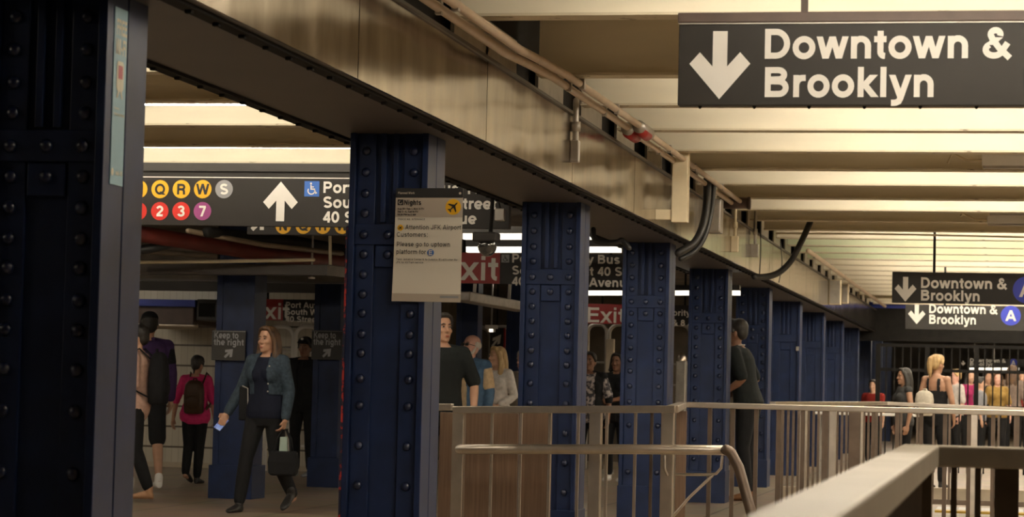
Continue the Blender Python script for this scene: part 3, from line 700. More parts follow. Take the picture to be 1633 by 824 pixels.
ptext('Aug 30 - Sep 1, Mon to Fri', .03, .43, .190, .017); ptext('Sep 5 - 6, Tue to Fri', .03, .34, .215, .017); ptext('10:30 PM to 5 AM', .03, .31, .242, .017)
ptext('TRACK MAINTENANCE', .04, .45, .283, .017, w=.1)
ptext('Attention JFK Airport', .155, .985, .365, .042, w=.095); ptext('Customers:', .03, .50, .43, .042, w=.095)
ptext('Please go to uptown', .035, .835, .515, .042, w=.095); ptext('platform for', .035, .48, .582, .042, w=.095)
ptext('Take Jamaica Center E to Sutphin Blvd/Archer Av-', .04, .955, .637, .018, w=.1); ptext('JFK for AirTrain service', .04, .445, .664, .018, w=.1)
def pdisc(uc, vc, ru, m, name, dy=.003):
    mb = MB(); mb.face([uv(uc+ru*math.cos(2*PI*k/24), vc-ru/ASP*math.sin(2*PI*k/24), dy) for k in range(24)]); return mb.build(name, m, r)
PLANE = [(0,.95),(.10,.78),(.12,.35),(.85,-.12),(.85,-.32),(.12,-.05),(.09,-.55),(.32,-.74),(.32,-.90),(0,-.80)]
def plane(uc, vc, s):
    mb = MB(); c45 = math.cos(-PI/4); s45 = math.sin(-PI/4)
    Q = lambda x, y: uv(uc+s*(x*c45-y*s45), vc-s/ASP*(x*s45+y*c45), .005)
    for sg in (1, -1):
        p = [(sg*x, y) for x, y in PLANE]; axis = [(0, .78), (0, .35), (0, -.05), (0, -.55)]
        for poly in ([p[0], p[1], axis[0]], [axis[0], p[1], p[2], axis[1]], [axis[1], p[2], p[5], axis[2]], [p[2], p[3], p[4], p[5]], [axis[2], p[5], p[6], axis[3]], [axis[3], p[6], p[7], p[8], p[9]]): mb.face([Q(*q) for q in poly])
    mb.build('airplane', M['ink'], r)
pdisc(.86, .165, .115, M['yellow'], 'yellow_disc'); plane(.86, .165, .095)
pdisc(.085, .35, .045, M['yellow'], 'yellow_disc'); plane(.085, .35, .036)
pdisc(.545, .568, .05, M['signblue'], 'blue_disc')
mb = MB(); lettering(mb, 'E', 0, 0, 0, 1, WT, 1, P=lambda x, z: uv(.545-.035*.9+x*.095*1, .568+.022-z*.061, .005)); mb.build('bullet_letter', M['paper'], r)
pdisc(.955, .045, .018, M['paper_tan'], 'tape_dot')

# pale blue sticker on the nearest column's flange (faces +X)
yn = S*1.752-CD; XS = COLX1+.003
r = empty('wifi_sticker', (XS, yn+.09, 1.9), 'pale blue free wi-fi sticker on the nearest column flange', 'sticker')
ys0, ys1 = yn+.060, yn+.178
z1_, z0_ = at(190, 12, yn+.09).z, at(185, 294, yn+.09).z
B(COLX1, XS, ys0, ys1, z0_, z1_).build('sheet', M['teal'], r)
hS = z1_-z0_; wS = ys1-ys0
def SP(u, v): return Vector((XS+.002, ys0+u*wS, z1_-v*hS))
def stext(s, u0, u1, vb, cap, m, w=WT, sh=SP):
    mb = MB(); tw = text_width(s, 1); lettering(mb, s, 0, 0, 0, 1, w, 1, P=lambda x, z: sh(u0+(u1-u0)*x/tw, vb-z*cap/.72), lift=(1, 0, 0)); mb.build('lettering', m, r)
GL['Z'] = GL['N']
g('I', .278, [(.14,0),(.14,.72)])
stext('FREE', .10, .92, .155, .09, M['stick_white'], .15); stext('WI-FI', .08, .92, .265, .09, M['stick_white'], .15)
def spoly(pts, m, name, dx=0): mb = MB(); mb.face([SP(u, v)+Vector((dx, 0, 0)) for u, v in pts]); mb.build(name, m, r)
spoly([(.22,.32),(.30,.30),(.70,.30),(.78,.32),(.78,.45),(.68,.47),(.32,.47),(.22,.45)], M['stick_white'], 'train_symbol')
spoly([(.33,.325),(.67,.325),(.67,.40),(.33,.40)], M['stick_red'], 'train_window', .001)
spoly([(.36,.47),(.48,.47),(.34,.51),(.24,.51)], M['stick_white'], 'track_symbol'); spoly([(.52,.47),(.64,.47),(.76,.51),(.66,.51)], M['stick_white'], 'track_symbol')
stext('Powered by', .08, .5, .575, .012, M['stick_white']); stext('transit wireless', .08, .92, .61, .018, M['stick_white'])
spoly([(.06+.1*math.cos(2*PI*k/14)+.06, .93+.022*math.sin(2*PI*k/14)) for k in range(14)], M['stick_white'], 'logo_dot'); stext('wi-fi', .35, .9, .945, .03, M['stick_white'])

# ------------------------------------------------------------------ railings
def railing(name, P, label, bar_w, spacing, posts=(), rail_w=.075, rail_h=.045, post_w=.075, skip=None, low=None, zoff=0.0, m_rail=None, m_bar=None, m_post=None):
    """P: polyline of rail-top points"""
    r = empty(name, (P[0].x, P[0].y, 0), label, 'railing')
    tr = MB()
    for a, b in zip(P, P[1:]): tr.bar(a-Vector((0,0,rail_h/2)), b-Vector((0,0,rail_h/2)), rail_w, rail_h)
    tr.build('top_rail', m_rail or M['steelrail'], r, bevel=.006)
    for a, b in zip(P, P[1:]):
        L = (b-a).length; n = max(2, int(round(L/spacing)))
        bt = (a+b)/2
        MB().bar(Vector((a.x, a.y, .12)), Vector((b.x, b.y, .12)), .04, .05).build('bottom_rail', m_bar or M['steeldark'], r)
        for i in range(1, n):
            t = i/n; p = a.lerp(b, t)
            if any(abs(t-q) < .6/n for q in posts): continue
            MB().box(p.x-bar_w/2, p.x+bar_w/2, p.y-bar_w/2, p.y+bar_w/2, .10, p.z-rail_h).build('baluster', m_bar or M['steeldark'], r)
        for q in list(posts):
            p = a.lerp(b, q)
            MB().box(p.x-post_w/2, p.x+post_w/2, p.y-post_w/2, p.y+post_w/2, 0, p.z-rail_h).build('post', m_post or m_rail or M['steelrail'], r, bevel=.004)
    return r
YR = 15.0
rl = empty('stair_railing', (at(905, 824, YR).x, YR, 0), 'stainless stair railing with flat top between the second and fifth columns', 'railing')
A0, A1 = at(724, 647.5, YR), at(1078, 646.5, YR); A2 = at(1092, 641, 18.4)
tr = MB(); tr.bar(A0-Vector((0,0,.022)), A1-Vector((0,0,.022)), .08, .045); tr.build('top_rail', M['steelrail'], rl, bevel=.005)
MB().bar(A1-Vector((.02,0,.022)), A2-Vector((.02,0,.022)), .07, .045).build('return_rail', M['steelrail'], rl, bevel=.005)
MB().bar(at(700, 650, YR+.1)-Vector((.3,0,.0)), at(722, 649, YR+.1), .08, .045).build('end_rail', M['steelrail'], rl, bevel=.005)
for px, w in ((733, 19), (951, 19), (1066, 20)):
    p = at(px, 650, YR); w = w*YR/F; MB().box(p.x-w/2, p.x+w/2, YR-w/2, YR+w/2, 0, p.z-.03).build('post', M['steelrail'], rl, bevel=.004)
for px in (785.5, 831.5, 877.5, 923, 968.5, 1014, 1040):
    p = at(px, 650, YR); w = 4.8*YR/F; MB().box(p.x-w/2, p.x+w/2, YR-w/2, YR+w/2, .12, p.z-.03).build('baluster', M['steelrail'] if px < 1030 else M['steeldark'], rl, bevel=.002)
MB().bar(Vector((A0.x, YR, .12)), Vector((A1.x, YR, .12)), .04, .05).build('bottom_rail', M['steeldark'], rl)
# grained partition behind it
YW = 15.6
for px0, px1, lab in ((702, 722, 'narrow brown grained panel at the second column'), (741, 827, 'wide brown grained panel behind the left of the stair railing'), (832, 880, 'brown grained panel behind the stair railing, right of the wide one')):
    a = at(px0, 657, YW); b = at(px1, 657, YW)
    p_ = empty('partition_panel', ((a.x+b.x)/2, YW, 0), lab, 'panel', 'brown panels behind the stair railing')
    B(a.x, b.x, YW, YW+.03, .06, a.z).build('board', M['wood'], p_, bevel=.003)
    for x in (a.x+.03, b.x-.05): B(x, x+.02, YW+.01, YW+.03, 0, .06).build('foot', M['dark'], p_)
# round handrail
YH = 14.75
hr = empty('handrail', (at(740, 718, YH).x, YH, 0), 'round stainless handrail in front of the stair railing', 'handrail')
h0, h1 = at(733, 716, YH+.18), at(741, 716, YH); hp = [h0, h1, at(830, 716, YH), at(1000, 716, YH), at(1120, 717, YH), at(1150, 717.5, YH+.02), at(1164, 719, YH+.12)]
MB().tube(hp, .030, 16).build('rail', M['steelrail'], hr, smooth=True)
MB().tube([at(1158, 717, YH), at(1166, 722, YH), at(1178, 745, YH-.02), at(1210, 860, YH-.1), at(1232, 960, YH-.15)], .033, 14).build('down_leg', M['steeldark'], hr, smooth=True)
MB().tube([at(1077, 756, YH), at(1130, 756.5, YH), at(1142, 755, YH), at(1150, 746, YH), at(1152, 728, YH)], .009, 8).build('bracket', M['steelrail'], hr, smooth=True)
MB().tube([at(1136, 758, YH), at(1100, 792, YH), at(1076, 820, YH), at(1066, 835, YH)], .009, 8).build('brace', M['steelrail'], hr, smooth=True)
MB().tube([at(1060, 727, YH), at(1060, 748, YH), at(1064, 757, YH)], .008, 8).build('bracket', M['steelrail'], hr, smooth=True)
# second railing to the right
Q0, Q1 = at(1096, 640.7, 18.4), at(1640, 654, 18.4); Q1 = Q0+(Q1-Q0)*1.8
railing('platform_railing', [Q0, Q1], 'long stainless railing right of the stair railing corner', .030, .178, (.277, .62, .95), rail_w=.075, rail_h=.042, post_w=.085, m_bar=M['steeldark'], m_post=M['steeldark'])
a = at(1079, 655, 18.0); b = at(1095, 655, 18.0)
pp = MB().box(a.x, b.x, 18.0, 18.03, .05, a.z).build('partition_panel', M['wood'])
tag(pp, 'tall narrow brown panel at the railing corner left of the fifth column', 'panel', 'brown panels behind the stair railing')
R0, R1, R2 = at(1232, 640, 21.5), at(1412, 640, 25.2), at(1640, 650, 25.2); R2 = R1+(R2-R1)*2.5
railing('far_railing', [R0, R1, R2], 'farther stainless railing behind the long railing, angled at its left end', .022, .16, (.25, .5, .75), rail_w=.06, rail_h=.04, post_w=.07)
# near railing, out of focus
ZN = 1.052
def atz(px, py, z):
    d = RI*((px-W/2)/F) + UP*((H/2-py)/F) + _f; return Vector((0,0,EYE)) + d*((z-EYE)/d.z)
n1, n2 = atz(1444, 706, ZN), atz(1500, 711, ZN)
yc = (n1.y+n2.y)/2; xl, xr = n1.x, n1.x+.108
nr = empty('near_railing', (xl, yc, 0), 'blurred pale railing corner close to the camera at lower right', 'railing')
mb = MB(); mb.box(xl, xr, .6, yc-.10, ZN-.062, ZN); mb.build('top_rail', M['nearrail'], nr, bevel=.006)
B(xl, 2.6, yc-.10, yc, ZN-.062, ZN).build('top_rail', M['nearrail'], nr, bevel=.006)
B(xl+.02, xr-.02, yc-.08, yc-.02, 0, ZN-.06).build('post', M['steeldark'], nr)
px_ = at(1605, 760, yc).x; B(px_-.035, px_+.035, yc-.08, yc-.02, 0, ZN-.06).build('post', M['steeldark'], nr)
for px in (1522, 1560, 1648, 1690): x = at(px, 760, yc).x; B(x-.009, x+.009, yc-.06, yc-.04, .1, ZN-.06).build('baluster', M['steeldark'], nr)
for i in range(1, 48): y = yc-.1-i*.13; (B((xl+xr)/2-.009, (xl+xr)/2+.009, y-.009, y+.009, .1, ZN-.06).build('baluster', M['steeldark'], nr) if y > .7 else None)
B((xl+xr)/2-.02, (xl+xr)/2+.02, .6, yc-.1, .06, .1).build('bottom_rail', M['steeldark'], nr)
B(xl+.02, 2.6, yc-.07, yc-.03, .06, .1).build('bottom_rail', M['steeldark'], nr)

# low kerbs and edge strip beyond the railings
def kerb(px0, px1, Y, h, label):
    a = at(px0, 700, Y); b = at(px1, 700, Y); r = empty('low_kerb', ((a.x+b.x)/2, Y, 0), label, 'kerb')
    B(a.x, b.x, Y, Y+.16, 0, h-.02).build('body', M['curb'], r); B(a.x-.01, b.x+.01, Y-.012, Y+.172, h-.02, h).build('cap', M['curb'], r)
kerb(1246, 1365, 27.2, .15, 'low cream kerb left behind the long railing')
kerb(1480, 1900, 27.6, .17, 'low cream kerb right behind the long railing')
es = empty('edge_strip', (at(1560, 800, 26.2).x, 26.2, 0), 'white and yellow tiled edge strip on the floor at lower right', 'edge strip')
xa, xb = at(1494, 800, 26.2).x, 1.5
for i in range(9):
    x = xa+i*.225
    B(x, x+.215, 25.75, 26.6, 0, .012).build('white_tile', M['tilewhite'], es)
B(xa, xb, 25.45, 25.72, 0, .02).build('yellow_edge', M['yellowstrip'], es, label='yellow painted edge')
#@@PART2
# ------------------------------------------------------------------ clutter under the low left ceiling
def run(pix, rad, m, name, label, cat, n=8):
    P = [at(*p) for p in pix]
    return tag(MB().tube(P, rad, n).build(name, m, smooth=True), label, cat)
run([(180, 366, 21.0), (300, 385, 22.0), (430, 406, 22.9), (560, 418, 24.6)], .075, M['redp'], 'red_pipe', 'thick dull red pipe slanting under the dark low ceiling', 'pipe', 12)
run([(180, 405, 21.5), (240, 396, 21.6), (268, 389, 21.8), (290, 380, 22)], .045, M['rubber'], 'black_hose', 'black hose bent under the low ceiling beside the red pipe', 'pipe')
run([(180, 418, 22.3), (330, 417, 22.5), (500, 414, 22.7)], .018, M['pipe_cream'], 'thin_pipe', 'thin pale pipe running above the grey trough', 'pipe')
run([(180, 398, 24.2), (380, 410, 24.4), (540, 417, 24.8)], .03, M['cable_tan'], 'tan_pipe', 'tan pipe slanting beneath the thick red pipe', 'pipe')
run([(300, 368, 21.0), (420, 390, 22.0), (545, 404, 23.5)], .025, M['cable_tan'], 'tan_pipe', 'tan pipe slanting above the thick red pipe', 'pipe')
run([(330, 370, 21.2), (470, 384, 23.0), (550, 398, 24.5)], .05, M['dark'], 'black_duct', 'sooty black round duct under the low ceiling right of the red pipe', 'pipe')
run([(526, 360, 22.9), (527, 430, 22.9)], .016, M['pipe_cream'], 'trough_hanger', 'cream hanger rod holding the corner of the grey trough', 'rod')
run([(416, 436, 24.0), (415.5, 520, 24.0)], .016, M['dark'], 'ceiling_pole', 'thin black pole hanging in front of the left exit sign', 'pole')
# the grey trough with its corner
Yt = 22.9
ga, gb, gc = at(170, 429, Yt), at(530, 431, Yt), at(700, 452, 20.9)
r = empty('cable_trough', (gb.x, Yt, gb.z), 'long grey cable trough with a corner under the low ceiling', 'trough')
MB().bar(ga, gb, .14, .105).build('long_run', M['soffit'], r, bevel=.004)
MB().bar(gb, gc, .14, .095).build('short_run', M['galv'], r, bevel=.004)
for t in (.05, .5): p = ga.lerp(gb, t); B(p.x-.01, p.x+.01, Yt-.01, Yt+.01, p.z+.05, ZL).build('hanger', M['dark'], r)
r = empty('sprinkler_head', at(497, 441, 23.2), 'small bright sprinkler head under the grey trough', 'sprinkler')
p = at(497, 441, 23.2); MB().tube([(p.x, p.y, ZL), p], .012, 8).build('stem', M['galv'], r, smooth=True); MB().tube([p-Vector((0,0,.005)), p-Vector((0,0,.02))], .035, 10, False).build('plate', M['housing'], r)
for i, (y0, y1, Y, m, lab) in enumerate(((441, 452, 25.2, 'dark2', 'brown cross beam under the low ceiling, first beyond the trough'), (455, 468, 28.0, 'soffit', 'brown cross beam under the low ceiling, near the tile wall'))):
    a = at(180, y0, Y); b = at(720, y1, Y)
    r = empty('cross_beam', ((a.x+b.x)/2, Y, b.z), lab, 'ceiling beam', None, 'thing')
    B(a.x, b.x, Y, Y+.03, b.z, ZL-.002).build('web', M[m], r); B(a.x, b.x, Y-.05, Y+.09, b.z-.02, b.z).build('flange', M['soffit'], r)
# wall canopy with a blue stripe
Yc = 29.4
a, b = at(196, 476, Yc), at(311, 489, Yc); c = at(306, 524, Yc)
r = empty('wall_canopy', ((a.x+b.x)/2, Yc, c.z), 'dark wall canopy with a royal blue stripe on the tile wall', 'canopy')
B(a.x, b.x, Yc, 31, b.z, a.z).build('blue_stripe', M['cyanstrip'], r)
B(a.x, c.x, Yc+.05, 31, c.z+.05, b.z).build('hood', M['signtrim'], r, bevel=.01)
MB().tube([(a.x, Yc+.1, c.z+.04), (c.x, Yc+.1, c.z+.04)], .05, 12).build('rounded_edge', M['steel'], r, smooth=True)
a, b = at(314, 483, 29.42), at(346, 505, 29.42)
r = empty('black_box', ((a.x+b.x)/2, 29.42, b.z), 'black box on the tile wall right of the canopy', 'box')
B(a.x, b.x, 29.42, 31, b.z-.05, a.z+.05).build('body', M['black'], r, bevel=.01); B(a.x+.03, b.x-.03, 29.41, 29.42, b.z, a.z).build('lid', M['dark'], r)
# curved frames of the exit turnstiles
def arch(px0, px1, py, Y, m, label, rad=.028):
    a, b = at(px0, py, Y), at(px1, py, Y); R_ = min(.22, (b.x-a.x)*.4); z = a.z
    pts = [(a.x, Y, .0), (a.x, Y, z-R_)] + [(a.x+R_-R_*math.cos(t*PI/12), Y, z-R_+R_*math.sin(t*PI/12)) for t in range(1, 6)] + [(a.x+R_, Y, z), (b.x-R_, Y, z)] + [(b.x-R_+R_*math.sin(t*PI/12), Y, z-R_+R_*math.cos(t*PI/12)) for t in range(1, 6)] + [(b.x, Y, z-R_), (b.x, Y, 0)]
    r = empty('turnstile_frame', ((a.x+b.x)/2, Y, 0), label, 'turnstile', 'curved turnstile frames')
    MB().tube(pts, rad, 10).build('arch_tube', m, r, smooth=True)
    for x in (a.x, b.x): B(x-.06, x+.06, Y-.06, Y+.06, 0, .02).build('foot_plate', M['galv'], r)
    g_ = MB()
    for i in range(5): z_ = .35+i*.3; g_.tube([(b.x, Y, z_), (a.x+.12, Y, z_)], .014, 6)
    g_.build('rungs', m, r, smooth=True)
arch(428, 468, 520, 30.3, M['housing'], 'bright curved turnstile frame left of the capped man')
arch(472, 512, 520, 30.3, M['housing'], 'bright curved turnstile frame over the capped man')
arch(746, 781, 521, 34.6, M['galv'], 'dark curved turnstile frame above the white-haired man')
arch(784, 822, 521, 34.6, M['galv'], 'dark curved turnstile frame above the blonde woman in white')
arch(938, 968, 517, 34.9, M['galv'], 'curved turnstile frame behind the woman in a floral top')
arch(972, 1010, 517, 34.9, M['galv'], 'curved turnstile frame behind the woman with raised arm')
arch(1064, 1101, 517, 34.9, M['galv'], 'curved turnstile frame between the fourth and fifth columns')
a, b = at(966, 540, 33.5), at(977, 640, 33.5)
r = empty('white_post', ((a.x+b.x)/2, 33.5, 0), 'pale upright cabinet post behind the woman with raised arm', 'post')
B(a.x, b.x, 33.5, 33.6, 0, a.z).build('body', M['curb'], r, bevel=.01); B(a.x-.02, b.x+.02, 33.48, 33.62, 0, .06).build('base', M['galv'], r)
a, b = at(1078, 575, 33.8), at(1092, 640, 33.8)
r = empty('metal_pedestal', ((a.x+b.x)/2, 33.8, 0), 'grey metal pedestal between the fourth and fifth columns', 'pedestal')
B(a.x, b.x, 33.8, 34, 0, a.z).build('body', M['galv'], r, bevel=.01); MB().ell(((a.x+b.x)/2, 33.9, a.z), ((b.x-a.x)/2, .1, .12)).build('cap', M['steel'], r, smooth=True)
p = at(792, 545, 34.2)
r = empty('arrow_sign', (p.x, 34.2, p.z-.2), 'white arrow sign on black above the blonde woman', 'sign')
B(p.x-.1, p.x+.1, 34.2, 34.22, p.z-.2, p.z+.2).build('panel', M['black'], r); arrow(MB(), p.x, 34.195, p.z+.02, .13, .22, PI*.8).build('arrow', M['white'], r)
MB().box(p.x+.1, p.x+.125, 34.2, 34.22, p.z-.2, p.z+.2).build('red_edge', M['exitred'], r)
B(p.x-.01, p.x+.01, 34.205, 34.215, p.z+.2, ZL).build('hanger', M['dark'], r)
p = at(786, 524, 33.0)
fx = MB(); fixture(p.x-.10, p.x+.06, 33.0, p.z, M['tube_view'], 'short bright lamp above the blonde woman in white', None, ZL)
# hanging duct piece behind the poster
a, b = at(735, 472, 24.5), at(835, 490, 26.5)
r = empty('grey_duct', (a.x, 24.5, a.z), 'pale grey sloping duct below the large exit sign', 'duct')
MB().bar(a, b, .2, .10).build('run', M['galv'], r, bevel=.01)
for t in (.2, .75): p = a.lerp(b, t); MB().bar(p+Vector((0,0,.05)), (p.x+.03, p.y, ZL), .03, .03, (0,1,0)).build('hanger', M['housing'], r)
# dome camera and small box by the route sign
p = at(777, 394, 16.3)
r = empty('dome_camera', (p.x, 16.3, p.z-.08), 'smoked dome security camera below the right end of the route sign', 'camera')
B(p.x-.09, p.x+.075, 16.22, 16.38, p.z+.035, p.z+.10).build('housing', M['black'], r, bevel=.01)
MB().ell((p.x, 16.3, p.z+.01), (.066, .066, .075), 18, 12).build('dome', M['glass'], r, smooth=True)
MB().tube([(p.x+.02, 16.3, p.z+.09), (p.x+.03, 16.3, Z_SOF)], .014, 8).build('stem', M['dark'], r, smooth=True)
a, b = at(789, 332, 16.6), at(804, 352, 16.6)
r = empty('small_box', ((a.x+b.x)/2, 16.6, b.z), 'small grey box hung on a wire before the route sign', 'box')
B(a.x, b.x, 16.6, 16.65, b.z, a.z).build('body', M['galv'], r, bevel=.006)
MB().tube([((a.x+b.x)/2, 16.62, a.z), ((a.x+b.x)/2-.02, 16.62, a.z+.08), ((a.x+b.x)/2+.02, 16.62, Z_SOF)], .006, 6).build('wire', M['dark'], r, smooth=True)

# far fence of dark bars and the white table in front of it
YF = 38.5
fa, fb = at(1400, 600, YF).x, 1.5
r = empty('barred_fence', ((fa+fb)/2, YF, 0), 'tall dark barred fence behind the women by the railing', 'fence')
n_ = int((fb-fa)/.125)
for i in range(n_+1):
    x = fa+(fb-fa)*i/n_; w = .035 if i % 6 == 0 else .011
    B(x-w, x+w, YF-w, YF+w, 0, 1.97).build('post' if i % 6 == 0 else 'bar', M['dark'], r)
for z in (.15, 1.0, 1.55, 1.93): B(fa, fb, YF-.02, YF+.02, z, z+.05).build('cross_rail', M['dark'], r)
Yb = 35.5
a, b = at(1300, 656, Yb), at(1482, 658, Yb)
r = empty('white_table', ((a.x+b.x)/2, Yb, 0), 'long white-topped table behind the railings', 'table')
B(a.x, b.x, Yb-.3, Yb+.3, a.z-.035, a.z).build('top', M['housing'], r, bevel=.006)
for x in (a.x+.08, b.x-.08):
    for y in (Yb-.25, Yb+.25): B(x-.02, x+.02, y-.02, y+.02, 0, a.z-.035).build('leg', M['galv'], r)
    B(x-.015, x+.015, Yb-.25, Yb+.25, .2, .23).build('stretcher', M['galv'], r)
# ------------------------------------------------------------------ people
DG = bpy.context.evaluated_depsgraph_get
def remesh(mb, vox, it=3, fac=.5):
    me = mb.mesh('tmp'); o = bpy.data.objects.new('tmp', me); COL.objects.link(o)
    m_ = o.modifiers.new('r', 'REMESH'); m_.mode = 'VOXEL'; m_.voxel_size = vox
    if it: s_ = o.modifiers.new('s', 'SMOOTH'); s_.iterations = it; s_.factor = fac
    dg = DG(); dg.update(); new = bpy.data.meshes.new_from_object(o.evaluated_get(dg)); bpy.data.objects.remove(o); bpy.data.meshes.remove(me)
    for p in new.polygons: p.use_smooth = True
    return new
def join(mb, other): me = other.mesh('j'); mb.b.from_mesh(me); bpy.data.meshes.remove(me)
MALE = [(.79,.125,.08,0),(.86,.165,.108,.005),(.93,.172,.118,.01),(1.0,.16,.11,.005),(1.08,.152,.104,0),(1.16,.155,.105,-.002),(1.25,.168,.114,0),(1.33,.178,.116,.005),(1.39,.165,.096,.008),(1.43,.115,.074,.01),(1.457,.066,.06,.012)]
FEM = [(.79,.13,.085,0),(.86,.172,.112,.008),(.93,.176,.122,.012),(1.0,.155,.106,.006),(1.08,.130,.092,0),(1.14,.126,.09,-.002),(1.22,.142,.1,-.004),(1.30,.155,.106,.002),(1.37,.150,.092,.008),(1.42,.105,.068,.012),(1.45,.058,.054,.014)]
def ringpts(z, rx, ry, cy, n=22): return [(rx*math.cos(2*PI*k/n), cy+ry*math.sin(2*PI*k/n), z) for k in range(n)]
def hand(mb, w, d, nrm, curl, k=1.0):
    """w wrist, d forearm direction, nrm palm normal (the way the palm faces)"""
    w = Vector(w); d = Vector(d).normalized(); nrm = Vector(nrm); nrm = (nrm-d*nrm.dot(d)).normalized(); a = d.cross(nrm)
    if a.y > 0 or (abs(a.y) < .3 and a.z < 0): a = -a           # thumb side points forward / up
    rot = Matrix((a, nrm, d)).transposed()
    mb.tube([w-d*.02, w+d*.02], [.024*k, .026*k], 10, True, 1)
    mb.ell(w+d*.05*k, (.040*k, .016*k, .055*k), 12, 8, rot)
    for i, (off, L) in enumerate(((.030, .070), (.010, .078), (-.010, .072), (-.029, .056))):
        p = w+d*.088*k+a*off*k; pts = [p-d*.02*k]; ang = .12
        for sgm in (.42, .32, .26):
            ang += curl*(.5+.12*i*.3); q = d*math.cos(ang)+nrm*math.sin(ang); pts.append(pts[-1]+q*(L*sgm*k+(.02*k if sgm == .42 else 0)))
        mb.tube(pts, [.0095*k, .009*k, .0082*k, .007*k], 8)
    t0 = w+d*.025*k+a*.03*k; mb.tube([t0-a*.012*k, t0+(d*.5+a*.6).normalized()*.03*k, t0+(d*.85+a*.35+nrm*.5*curl).normalized()*.062*k], [.013*k, .011*k, .008*k], 8)
SKIN = {'light': (.56, .33, .22), 'tan': (.44, .24, .15), 'brown': (.22, .105, .06), 'dark': (.085, .04, .024), 'pink': (.62, .34, .26)}
def skin(k): return mat('skin_'+k, SKIN[k], .5, var=.06, scale=20)
def cloth(n, c, **kw): return mat('cloth_'+n, c, kw.pop('rough', .85), var=kw.pop('var', .15), scale=kw.pop('scale', 25), bump=kw.pop('bump', .25), bscale=9, spec=.2, **kw)
def hairm(n, c, c2): return mat('hair_'+n, c, .55, col2=c2, thr=(.35, .65), scale=7, stretch=(9, 9, 1), bump=.4)
HEADR = [(1.468,.022,.026,-.052),(1.476,.036,.042,-.040),(1.495,.050,.062,-.022),(1.525,.060,.080,-.008),(1.56,.067,.089,0),(1.60,.072,.095,.006),(1.64,.071,.094,.008),(1.67,.060,.080,.010),(1.69,.038,.052,.012),(1.70,.012,.016,.012)]
def person(px, Y, h, heading, label, sk='light', fem=False, head=(0, 0), R=None, L=None, RL=None, LL=None, curl=(.5, .5), palm=None, top=None, sleeve=1.0, hem=.86, bottom=None, blen=1.0, jacket=None, shoes=None, hair=None, hstyle='short', beard=None, wide=1.0, lean=0, vox=.009, face=True, group=None, X=None, scarf=None, cap=None, straps=False, toe=(0, 0)):
    base = Vector((at(px, 650, Y).x if X is None else X, Y, 0)); s = h/1.70
    root = empty('person', base, label, 'person', group)
    TM = Matrix.Translation(base) @ Matrix.Rotation(math.radians(heading), 4, 'Z') @ Matrix.Diagonal((s*1.0, s*1.0, s, 1))
    HM = Matrix.Translation((0, .01+lean*.5, 1.46)) @ Matrix.Rotation(math.radians(head[0]), 4, 'Z') @ Matrix.Rotation(math.radians(head[1]), 4, 'X') @ Matrix.Translation((0, -.01, -1.46))
    TR = FEM if fem else MALE
    sx = (.148 if fem else .178)*wide
    J = {'R': R or ((-.225*wide, .03, 1.12), (-.235*wide, -.03, .87)), 'L': L or ((.225*wide, .03, 1.12), (.235*wide, -.03, .87))}
    G = {'R': RL or ((-.10, -.015, .50), (-.10, .03, .085)), 'L': LL or ((.10, -.015, .50), (.10, .03, .085))}
    SH = {'R': Vector((-sx, .012+lean*.45, 1.385)), 'L': Vector((sx, .012+lean*.45, 1.385))}
    HP = {'R': Vector((-.088, .01, .90)), 'L': Vector((.088, .01, .90))}
    def lz(z): return lean*max(0, z-.95)
    def torso(mb, z0, z1, inf):
        rs = [ringpts(z, rx*wide+inf, ry*(1+(wide-1)*.9)+inf, cy+lz(z)) for z, rx, ry, cy in TR if z0-1e-6 <= z <= z1+1e-6]
        mb.loft(rs)
        if fem and z0 < 1.2 < z1:
            for q in (-1, 1): mb.ell((q*.07*wide, -.072+lz(1.27), 1.265), (.066+inf, .058+inf, .062+inf))
        if z1 > 1.38:
            for q in 'RL': mb.ell(SH[q], (.054+inf*.55, .053+inf*.6, .052+inf*.55)); mb.tube([SH[q], (0, .012+lz(1.38), 1.405)], [.044+inf*.7, .05+inf*.8], 10)
    def armt(mb, q, f, inf, cuff=0):
        a, e, w = SH[q], Vector(J[q][0]), Vector(J[q][1])
        if f <= 1: mb.tube([a, a.lerp(e, .5*f), a.lerp(e, f)], [.05+inf, .046+inf+cuff*.5, .042+inf+cuff], 12)
        else: mb.tube([a, a.lerp(e, .5), e, e.lerp(w, .35*(f-1)), e.lerp(w, f-1)], [.05+inf, .044+inf, .038+inf, .038+inf, .030+inf-.006*(f-1)+cuff], 12)
    def legt(mb, q, f, inf, flare=0):
        a, k, n_ = HP[q], Vector(G[q][0]), Vector(G[q][1])
        if f <= 1: mb.tube([a, a.lerp(k, .5*f), a.lerp(k, f)], [.088+inf, .075+inf, .066+inf+flare], 14)
        else: mb.tube([a, a.lerp(k, .5), k, k.lerp(n_, .35*(f-1)), k.lerp(n_, .75*(f-1)), k.lerp(n_, f-1)], [.088+inf, .074+inf, .054+inf, .053+inf, .042+inf+flare, .035+inf+flare], 14)
    # body: one continuous skin
    bm_ = MB(); torso(bm_, 0, 2, 0)
    bm_.tube([(0, .016+lz(1.42), 1.42), Vector((0, .004+lz(1.47), 1.47)), HM @ Vector((0, .004, 1.53))], [.056, .050, .050], 12)
    hd = MB().loft([ringpts(*q) for q in HEADR])
    hd.tube([(0, -.088, 1.592), (0, -.100, 1.565), (0, -.106, 1.552)], [.008, .011, .012], 8); hd.ell((0, -.092, 1.548), (.019, .014, .010))
    hd.ell((0, -.083, 1.514), (.024, .014, .006)); hd.ell((0, -.083, 1.504), (.020, .014, .007)); hd.ell((0, -.074, 1.478), (.022, .018, .016))
